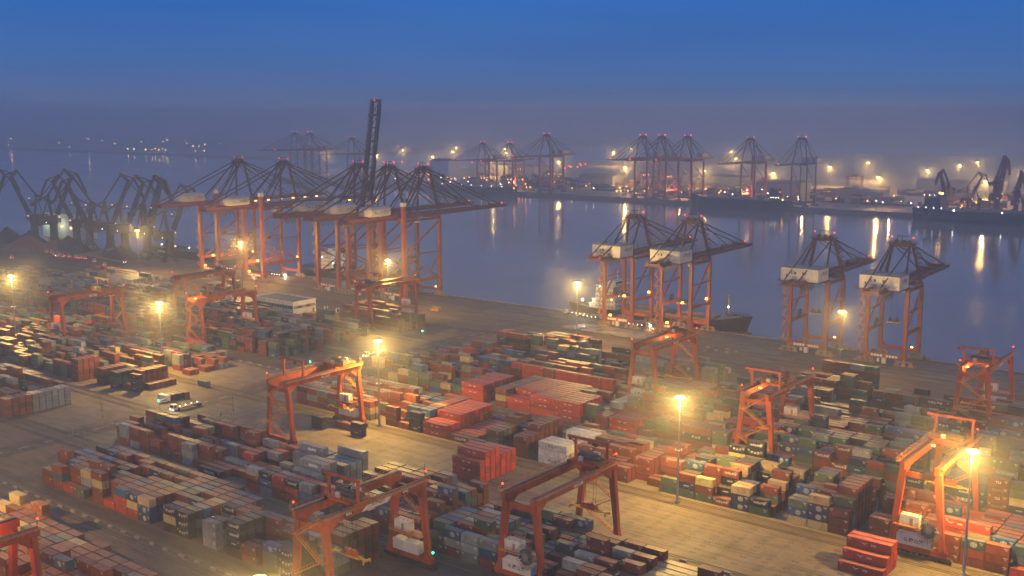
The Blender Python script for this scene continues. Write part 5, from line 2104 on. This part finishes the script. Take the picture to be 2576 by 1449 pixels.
tag(MB().box(-499.8, -498.6, 430.5, 448, 0, .9).build('yellow_barrier', 'yellow'), 'long low yellow barrier in front of the white office gable', 'barrier')
tag(MB().box(-575, -545, 428, 446, 0, 4.2).box(-576, -544, 427.4, 446.6, 4.2, 4.5).build('store_shed', 'grey'), 'low dim grey shed attached left of the white office', 'shed')
dr = None
for i, (x, y) in enumerate(((-499.6, 453.4), (-488.6, 453.0))):
    d = thing('cable_drum', 'pale cable drum %s of the white office' % ('lying just right' if i == 0 else 'farther right'), 'cable drum', (x, y, 0), R(60), 'cable drums')
    MB().tube((-.9, 0, 1.6), (-.65, 0, 1.6), 1.6, 18).tube((.65, 0, 1.6), (.9, 0, 1.6), 1.6, 18).build('flange', 'letter', d)
    MB().tube((-.65, 0, 1.6), (.65, 0, 1.6), .9, 14).build('cable', 'black', d)
# green lit shed behind the grab cranes
ws = thing('warehouse', 'pale green lit warehouse wall behind the grab cranes at left', 'warehouse', (-1078, 585, -4))
MB().box(0, 66, 0, 22, 0, 26).box(8, 60, -.5, 0, 2, 22).build('wall', 'white', ws)
MB().prism([(-1, 26), (11, 29), (23, 26)], 'x', -1, 67).build('roof', 'grey', ws)
for k in range(4):
    MB().ball((0, 0, 0), .8, 6, 4).build('wall_lamp', 'green_lamp' if k < 2 else 'sodium_dim', ws, (6 + k * 17, -1.4, 15 - k))
light('wall_light', (10, -9, 15), 4500, (.75, 1, .45), .6, ws)
light('wall_light', (40, -9, 14), 4500, (.9, 1, .55), .6, ws)

# ------------------------------------------------------------------ ore yard at the far left
def heap(label, x, y, rx, ry, h, m, name='ore_heap', seed=0, cat='ore heap'):
    rn = random.Random(seed)
    b = MB()
    n, k_ = 26, 7
    for k in range(k_ + 1):
        t = k / k_
        for i in range(n):
            a = 2 * math.pi * i / n
            w_ = 1 + .13 * math.sin(3 * a + seed) + .07 * math.sin(7 * a + seed * 2)
            r_ = (1 - t) * w_ + .02
            b.v.append((rx * r_ * math.cos(a) + rn.uniform(-.4, .4), ry * r_ * math.sin(a) + rn.uniform(-.4, .4), h * (t ** .92) * (1 - .08 * math.cos(2 * a)) - .3 + rn.uniform(-.25, .25) * (t > 0)))
    for k in range(k_):
        for i in range(n):
            i2 = (i + 1) % n
            b.f.append((k * n + i, k * n + i2, (k + 1) * n + i2, (k + 1) * n + i))
    b.f.append(tuple(k_ * n + i for i in range(n)))
    return tag(b.build(name, m, None, (x, y, 0)), label, cat, 'heaps in the ore yard')


heap('large reddish ore heap at the left edge before the grab cranes', -955, 503, 24, 20, 13, 'ore', seed=1)
heap('small reddish ore heap leaning on the larger one', -930, 512, 17, 14, 9, 'ore', seed=2)
heap('black heap under the pale warehouse lamps', -985, 545 - 24, 26, 14, 13, 'coal', seed=3, name='coal_heap', cat='coal heap')
heap('black heap right of the pale warehouse', -915, 520, 32, 13, 13, 'coal', seed=4, name='coal_heap', cat='coal heap')
heap('black heap beside the stern of the black ship', -835, 522, 28, 12, 10, 'coal', seed=5, name='coal_heap', cat='coal heap')
heap('black heap at the left edge behind the reddish heap', -1025, 520, 26, 15, 14, 'coal', seed=6, name='coal_heap', cat='coal heap')
b = MB()
b.v = [(-1400, 380, .02), (-805, 380, .02), (-770, 470, .02), (-790, 500, .02), (-900, 512, .02), (-1400, 512, .02)]
b.f = [(0, 1, 2, 3, 4, 5)]
tag(b.build('coal_ground', 'coal'), kind='structure')


def dump_truck(name, label, cat, loc, rz, group, tail=True, head=True, long=False, bodym='grey'):
    t = thing(name, label, cat, loc, rz, group)
    Lb = 12.2 if long else 5.5
    ch = MB().box(-Lb, 1.5, -.45, .45, .75, 1.1)
    if long:
        ch.box(-Lb, -.6, -1.22, 1.22, 1.1, 1.35)
        for k in range(5):
            ch.box(-Lb + .5 + k * 2.6, -Lb + .8 + k * 2.6, -1.25, 1.25, 1.0, 1.4)
    ch.build('chassis', 'steel', t)
    cb_ = MB().prism([(.3, .8), (2.45, .8), (2.5, 1.9), (2.1, 3.1), (.3, 3.2)], 'y', -1.22, 1.22)
    c = cb_.build('cab', 'white' if long else 'boot', t)
    MB().prism([(2.5, 1.95), (2.53, 1.95), (2.17, 2.95), (2.12, 2.95)], 'y', -1.05, 1.05).box(1.0, 1.95, -1.25, -1.2, 1.95, 2.8).box(1.0, 1.95, 1.2, 1.25, 1.95, 2.8).build('windscreen', 'glass', c)
    if not long:
        MB().prism([(-Lb, 1.2), (-.1, 1.2), (-.1, 2.8), (-Lb - .3, 2.7)], 'y', -1.2, 1.2).build('tipper_body', bodym, t)
    wl = MB()
    for wx in ((1.5, -.4, -Lb + 1.2, -Lb + 2.5) if long else (1.4, -3.4, -4.6)):
        for sy in (-1, 1):
            MB().tube((wx, sy * .85, .5), (wx, sy * 1.22, .5), .52, 12).build('wheel', 'rubber', t)
    if head:
        for sy in (-.85, .85):
            MB().box(2.46, 2.6, sy - .18, sy + .18, .95, 1.25).build('headlight', 'white_lamp', t)
    if tail:
        for sy in (-.9, .9):
            MB().box(-Lb - .36, -Lb - .26, sy - .16, sy + .16, 1.1, 1.4).build('tail_light', 'red_far', t)
    return t


qc = thing
PT = [(-913, 498, 0), (-910, 501, 1), (-906, 499, 2), (-899, 496, 3), (-893, 493, 4), (-888, 495, 5), (-884, 491, 6), (-880, 489, 7), (-877, 492, 8), (-873, 489, 9), (-868, 492, 10), (-862, 496, 11),
      (-858, 493, 12), (-853, 495, 13), (-850, 497, 14), (-846, 494, 15), (-823, 490, 16), (-798, 484, 17), (-797, 502, 18), (-905, 461, 19), (-898, 458, 20), (-960, 488, 21)]
dtp = dump_truck('tipper_truck', '', 'truck', (0, 0, 0), 0, 'tipper trucks with red tail lights in the ore yard')
for i, (x, y, k) in enumerate(PT):
    a = R(RNG.choice([145, 150, 160, 320, 335, 150, 155]) )
    if i == 0:
        o = dtp
        o.location = (x, y, .03)
        o.rotation_euler = (0, 0, a)
    else:
        o = copy_tree(dtp, '', (x, y, .03), a)
    o['label'] = 'tiny tipper truck with red tail lights, %s from the left in the dark ore yard' % NTH[i]

# container lorries with lit heads
tq = 'container lorries in the terminal'
LOR = [(-375.7, 256.5, -90, 'white container lorry with bright headlights crossing the yard beside the cabins', 1.0),
       (-371.6, 536.2, 180, 'white lorry near the stern of the moored ship', .0),
       (-347, 535.0, 0, 'lorry with lit cab beside the left leg of a middle quay crane', .0),
       (-312, 530.6, 0, 'white cabbed lorry under the middle quay cranes', .0),
       (-384.5, 376.6, -90, 'lorry with lit head coming down the yard crossing behind the lit crane', .3),
       (-634, 532.5, 0, 'lorry with four bright lamps under the second tall quay crane', .0),
       (-700, 528, 180, 'lorry with small white lamps under the leftmost tall quay crane', .0),
       (-143, 339.5, 0, 'lorry with lit lamps at the foot of the crane with zigzag stairs', .0)]
lo = None
HL_ = []
for i, (x, y, a, lb, hl) in enumerate(LOR):
    if lo is None:
        lo = dump_truck('container_lorry', lb, 'lorry', (x, y, .02), R(a), tq, tail=False, long=True)
        for k in range(4):
            MB().ball((0, 0, 0), .2, 6, 4).build('side_lamp', 'white_lamp', lo, (-2.5 - k * 2.9, -1.35, 1.35))
        o = lo
    else:
        o = copy_tree(lo, lb, (x, y, .02), R(a))
    HL_.append((o, hl, i))
for o, hl, i in HL_:
    if hl:
        l_ = light('head_light', (3.4, 0, 1.6), 26000 * hl, (1, .93, .8), .25, o, spot=40)
        l_.rotation_euler = Vector((1, 0, -.10)).to_track_quat('-Z', 'Y').to_euler()
    elif i in (3, 5):
        light('head_light', (3.2, 0, 1.6), 3500, (1, .9, .7), .25, o)

ca_ = thing('parked_car', 'small white car parked beside the row of cabins at the crossing', 'car', (-391.6, 261.5, .02), R(80))
MB().prism([(-2.1, .35), (2.1, .35), (2.15, .75), (1.3, .95), (.7, 1.42), (-1.1, 1.45), (-1.9, 1.0), (-2.15, .8)], 'y', -.85, .85).build('body', 'letter', ca_)
MB().prism([(1.2, .98), (.72, 1.36), (-1.05, 1.38), (-1.75, 1.0)], 'y', -.87, .87).build('window', 'glass', ca_)
for wx in (-1.3, 1.3):
    for sy in (-1, 1):
        MB().tube((wx, sy * .7, .33), (wx, sy * .9, .33), .33, 12).build('wheel', 'rubber', ca_)

# ------------------------------------------------------------------ small things on the quay and in the yard
hp = None
HP = [(-350, 499.5), (-337, 499.5), (-328, 499.2), (-316, 499.2), (-304, 499.2), (-345, 508), (-331.5, 507.6), (-318.5, 507.6), (-305.5, 507.6)]
for i, (x, y) in enumerate(HP):
    if hp is None:
        b = MB().box(0, 11.6, 0, 7.6, .35, .95).box(.3, 11.3, .3, 7.3, 0, .35)
        for k in range(5):
            b.box(.6 + k * 2.5, .75 + k * 2.5, .1, 7.5, .95, 1.05)
        for k in range(7):
            b.box(.4 + k * 1.75, .6 + k * 1.75, -.08, .0, .4, 1.3)
        hp = b.build('hatch_cover', 'hatch')
        o = hp
    else:
        o = hp.copy()
        col.objects.link(o)
    o.location = (x, y, .01)
    tag(o, 'wet flat hatch cover on the quay, %s panel of the %s row' % (NTH[i if i < 5 else i - 5], 'front' if i < 5 else 'rear'), 'hatch cover', 'hatch covers laid on the quay')
cg = None
for x, y, lb in ((-336, 516.5, 'yellow lashing cage at the foot of the left middle quay crane'), (-306, 518.5, 'yellow lashing cage between the two middle quay cranes'), (-448.5, 495, 'yellow lashing cage alone on the open quay')):
    if cg is None:
        b = MB()
        for xx in (0, 3, 6):
            for yy in (0, 2.3):
                b.bar((xx, yy, 0), (xx, yy, 2.6), .18)
        for zz in (.2, 1.3, 2.6):
            for yy in (0, 2.3):
                b.bar((0, yy, zz), (6, yy, zz), .16)
            for xx in (0, 6):
                b.bar((xx, 0, zz), (xx, 2.3, zz), .16)
        b.box(0, 6, 0, 2.3, 0, .15).box(.4, 5.4, .4, 1.8, .15, .9)
        cg = b.build('lashing_cage', 'yellow')
        o = cg
    else:
        o = cg.copy()
        col.objects.link(o)
    o.location = (x, y, .01)
    tag(o, lb, 'lashing cage', 'yellow lashing cages')
bx = None
for i, (x, y) in enumerate(((-262, 497), (-258, 503), (-255, 494), (-251, 499), (-247.5, 505), (-244, 497), (-241, 501), (-266, 505))):
    if bx is None:
        bx = MB().box(-1.0, 1.0, -.6, .6, 0, .7).box(-.7, .7, -.35, .35, .7, 1.0).box(-1.2, -1.0, -.2, .2, .1, .5).build('ballast_block', 'concrete')
        o = bx
    else:
        o = bx.copy()
        col.objects.link(o)
    o.location = (x, y, .01)
    tag(o, 'pale ballast block scattered on the quay right of the moored ship', 'ballast block', 'ballast blocks on the quay')
sg = None
for x, y, lb in ((-383, 253.5, 'signal post with a green lamp at the yard crossing beside the lorry'), (-387, 340.5, 'signal post with a green lamp behind the lit orange crane girder'),
                 (-395, 429.5, 'signal post with a green lamp by the brown stacks near the quay')):
    if sg is None:
        t = thing('signal_post', lb, 'traffic signal', (x, y, 0), 0, 'green signal posts')
        MB().tube((0, 0, 0), (0, 0, 6.5), .12, 8).bar((0, 0, 6.3), (0, -2.2, 6.3), .12).build('post', 'grey', t)
        h_ = MB().box(-.35, .35, -.35, .0, 3.6, 5.0).build('signal_head', 'black', t)
        MB().ball((0, -.4, 4.0), .42, 8, 6).build('green_lamp', 'green_lamp', h_)
        sg = t
    else:
        copy_tree(sg, lb, (x, y, 0))
pp = None
for i, (x, y) in enumerate(((-357, 271), (-340, 252), (-402, 238), (-391, 232), (-362, 207), (-377, 211), (-364, 300), (-345, 290), (-410, 292), (-386, 300))):
    if pp is None:
        pp = MB().tube((0, 0, 0), (0, 0, 6.2), .14, 8, .1).box(-.35, .35, -.12, .12, 5.6, 6.1).tube((0, 0, 0), (0, 0, .35), .35, 8).build('utility_post', 'concrete')
        o = pp
    else:
        o = pp.copy()
        col.objects.link(o)
    o.location = (x, y, 0)
    tag(o, 'grey utility post beside the yard crossing, %s from the quay end' % NTH[[4, 6, 7, 8, 9, 8, 1, 3, 2, 0][i]] if i != 5 else 'thin grey utility post at the near end of the yard crossing', 'post', 'utility posts at the crossing')
fe = thing('wire_fence', 'wire fence around the dim plot right of the brown stacks', 'fence', (-422, 461, 0))
b = MB()
for k in range(16):
    b.box(k * 2.1 - .06, k * 2.1 + .06, -.06, .06, 0, 2.4)
    if k % 5 == 0:
        b.box(k * 2.1 - .1, k * 2.1 + .1, -.1, .1, 0, 2.7)
b.build('fence_post', 'concrete', fe)
b = MB()
for z in (.4, 1.0, 1.6, 2.3):
    b.box(0, 31.5, -.03, .03, z, z + .06)
b.build('fence_rail', 'grey', fe)
mf = thing('metal_barrier', 'low metal railing at the yard crossing in front of the lorry', 'railing', (-377, 236, 0))
b = MB().rail([(0, 0, 0), (0, -16, 0)], 1.6, 2.2, .14)
b.build('railing', 'grey', mf)
bo = None
for k in range(34):
    if bo is None:
        bo = MB().tube((0, 0, 0), (0, 0, .55), .28, 10).tube((0, 0, .55), (0, 0, .75), .42, 10).build('mooring_bollard', 'yellow')
        o = bo
    else:
        o = bo.copy()
        col.objects.link(o)
    o.location = (-470 + k * 12.5, QY - 1.9, .01)
    tag(o, 'small mooring bollard on the edge of the near quay', 'bollard', 'mooring bollards along the quay edge')

# ------------------------------------------------------------------ the terminal across the water
fr = random.Random(11)
for i, (x, y, L, D, h, lb) in enumerate(((-690, 1480, 70, 40, 24, 'dark block-like shed right of the flat-topped hazy crane'),
                                         (-560, 1475, 62, 26, 17, 'low dim shed across the water between two lamp masts'),
                                         (-520, 1690, 120, 40, 22, 'long pale roofed warehouse far behind the jib cranes'),
                                         (-330, 1640, 160, 40, 22, 'long dim warehouse at the right edge across the water'),
                                         (-470, 1480, 30, 20, 14, 'small grey store on the far quay left of the ship bridge'),
                                         (-330, 1440, 40, 24, 16, 'pale low store behind the dark ship bridge across the water'),
                                         (-1060, 1560, 70, 36, 18, 'hazy warehouse behind the lone crane across the water'),
                                         (-1330, 1470, 46, 30, 40, 'pale tall silo-like block left of the smaller hazy cranes'),
                                         (-900, 1640, 120, 40, 20, 'hazy warehouse behind the row of three cranes'),
                                         (-1400, 1700, 140, 40, 22, 'faint warehouse up the far shore behind the raised boom'))):
    t = thing('warehouse', lb, 'warehouse', (x, y, 0), 0, 'sheds across the water')
    wo = MB().box(0, L, 0, D, 0, h).build('wall', 'white' if i in (4, 5, 7) else 'grey', t)
    MB().prism([(-1, h), (D / 2, h + 3), (D + 1, h)], 'x', -1, L + 1).build('roof', 'roof' if i not in (2,) else 'grey', t)
    for k in range(int(L / 14)):
        MB().box(4 + k * 14, 9 + k * 14, -.12, -.02, 0, 6).build('shed_door', 'steel', wo)
# container rows over there: one hazy mass
b = MB()
for by in range(0, 5):
    for k in range(64):
        x = -1240 + k * 14
        if fr.random() < .72:
            y = 1470 + by * 48
            h = fr.randint(1, 5)
            for z in range(h):
                c_ = PAL[fr.choice('rrmmgsnbkc')][0]
                for q in range(3):
                    b.box(x, x + 12.2, y + q * 3 * fr.choice([1, 1, 2]), y + 2.44 + q * 6, .05 + z * 2.6 + q * .01, 2.6 + z * 2.6, c_)
o = b.build('container_stacks', 'cont_stuff')
tag(o, 'hazy stacks of containers covering the terminal across the water', 'shipping containers', kind='stuff')
# yard gantries over there
ga = None
for i, (x, y) in enumerate(((-1110, 1530), (-960, 1600), (-905, 1580), (-725, 1580), (-640, 1560), (-630, 1760), (-1250, 1640))):
    lb = 'faint yard gantry crane across the water, %s from the left' % NTH[[1, 2, 3, 4, 5, 6, 0][i]]
    if ga is None:
        t = thing('yard_gantry_crane', lb, 'gantry crane', (x, y, 0), 0, 'faint yard gantries across the water')
        for yy in (0, 24):
            for sx in (-1, 1):
                MB().bar((sx * 5, yy, 0), (sx * 3.5, yy, 22), 1.5).build('leg', 'yard', t)
        for sx in (-1, 1):
            MB().box(sx * 3.5 - .8, sx * 3.5 + .8, -2, 26, 20, 22.6).build('main_girder', 'yard', t)
        MB().box(-5, 5, 8, 14, 22.6, 25).build('trolley', 'steel', t)
        for k in (3, 9, 15, 21):
            MB().ball((0, 0, 0), .6, 6, 4).build('work_lamp', 'orange_lamp', t, (4.8, k, 19.6))
        ga = t
    else:
        copy_tree(ga, lb, (x, y, 0), R(fr.choice([0, 90])))
# small lamps on the far quay and up the far shore
sm = None
PTS = []
for k in range(34):
    PTS.append((fr.uniform(-1360, -880), fr.uniform(1382, 1440), fr.choice('oow'), fr.uniform(4, 14)))
for k in range(42):
    PTS.append((fr.uniform(-880, -290), fr.uniform(1378, 1500), fr.choice('oowo'), fr.uniform(4, 16)))
for px, py in ((1290, 590), (1325, 590), (1360, 585), (1460, 590), (1080, 592), (1140, 580), (1610, 605), (1650, 603), (1745, 610), (1790, 607), (1685, 715), (1840, 700), (780, 400), (800, 385), (820, 395), (835, 383), (850, 400), (865, 385), (880, 400), (760, 405)):
    ox, oy = 1100 + px * 620 / 2576.0, 380 + py * 620 / 2576.0
    x, y = at(ox / 1.16505, oy / 1.16505, 13)
    PTS.append((x, y, 'o', 13))
for px, py in ((965, 375), (1010, 380), (1100, 372), (1145, 370), (1170, 350), (1225, 350), (1062, 298), (1228, 293), (1395, 285), (1410, 310), (1475, 372), (1540, 365), (1545, 318), (1660, 313), (1735, 315), (1455, 330), (445, 304), (525, 343), (770, 288), (865, 310), (65, 320), (1500, 330), (1200, 380), (1250, 378)):
    ox, oy = px / 2.574, 300 + py / 2.574
    x, y = at(ox / 1.16505, oy / 1.16505, 10)
    if y < 2060 and x < -2300:
        y0_ = y
        x, y = x * 2075 / y, 2075
    PTS.append((x, y, 'f', 10))
RED = []
for px, py in ((1175, 400), (220, 395), (325, 390), (150, 395), (2290, 445), (2305, 470), (2365, 447), (2380, 450), (2460, 455), (2500, 435), (2485, 415), (2555, 420)):
    ox, oy = 1100 + px * 620 / 2576.0, 380 + py * 620 / 2576.0
    x, y = at(ox / 1.16505, oy / 1.16505, 24)
    PTS.append((x, y, 'r', 24))
protos = {}
cnt = {}
for x, y, k_, h in sorted(PTS, key=lambda a: a[0] / a[1]):
    key = (k_, round(h))
    nm, mm_, rr_ = {'o': ('yard_lamp', 'orange_lamp', .75), 'w': ('yard_lamp', 'white_lamp', .65), 'f': ('shore_lamp', 'sodium_far', 1.3), 'r': ('warning_beacon', 'red_far', 1.0)}[k_]
    if key not in protos:
        t = thing(nm, '', 'lamp')
        MB().tube((0, 0, 0), (0, 0, h - .5), .25, 6, .15).build('post', 'grey', t)
        MB().ball((0, 0, h), rr_, 7, 5).build('lamp', mm_, t)
        protos[key] = t
        o = t
        o.location = (x, y, 0)
    else:
        o = copy_tree(protos[key], '', (x, y, 0))
    cnt[k_] = cnt.get(k_, 0) + 1
    o['label'] = {'o': 'one of the tiny orange lamps on the quay across the water', 'w': 'one of the tiny white lamps on the quay across the water', 'f': 'one of the tiny lamps on the faint shore at far left',
                  'r': 'one of the tiny red beacons across the water'}[k_]
    o['group'] = {'o': 'tiny orange lamps across the water', 'w': 'tiny white lamps across the water', 'f': 'tiny lamps on the far left shore', 'r': 'red beacons across the water'}[k_]

# light that the working lamps over there throw on the far quay
hostlamp = protos[next(k for k in protos if k[0] == 'o')]
for x, y, p in ((-770, 1398, 45000), (-660, 1395, 40000), (-840, 1392, 30000), (-1080, 1400, 45000), (-590, 1420, 30000), (-470, 1420, 30000), (-340, 1410, 30000)):
    l_ = light('quay_light', (x, y, 14), p, (1, .5, .2), .8)

for a_ in LATER:
    light_now(*a_)

# ------------------------------------------------------------------ render settings
sc.view_settings.view_transform = 'Standard'
sc.view_settings.look = 'None'
sc.view_settings.exposure = 0.0
sc.view_settings.gamma = 1
sc.cycles.use_denoising = True
sc.cycles.volume_bounces = 0
sc.cycles.use_adaptive_sampling = False
sc.cycles.max_bounces = 6
sc.cycles.diffuse_bounces = 2
sc.cycles.sample_clamp_indirect = 6
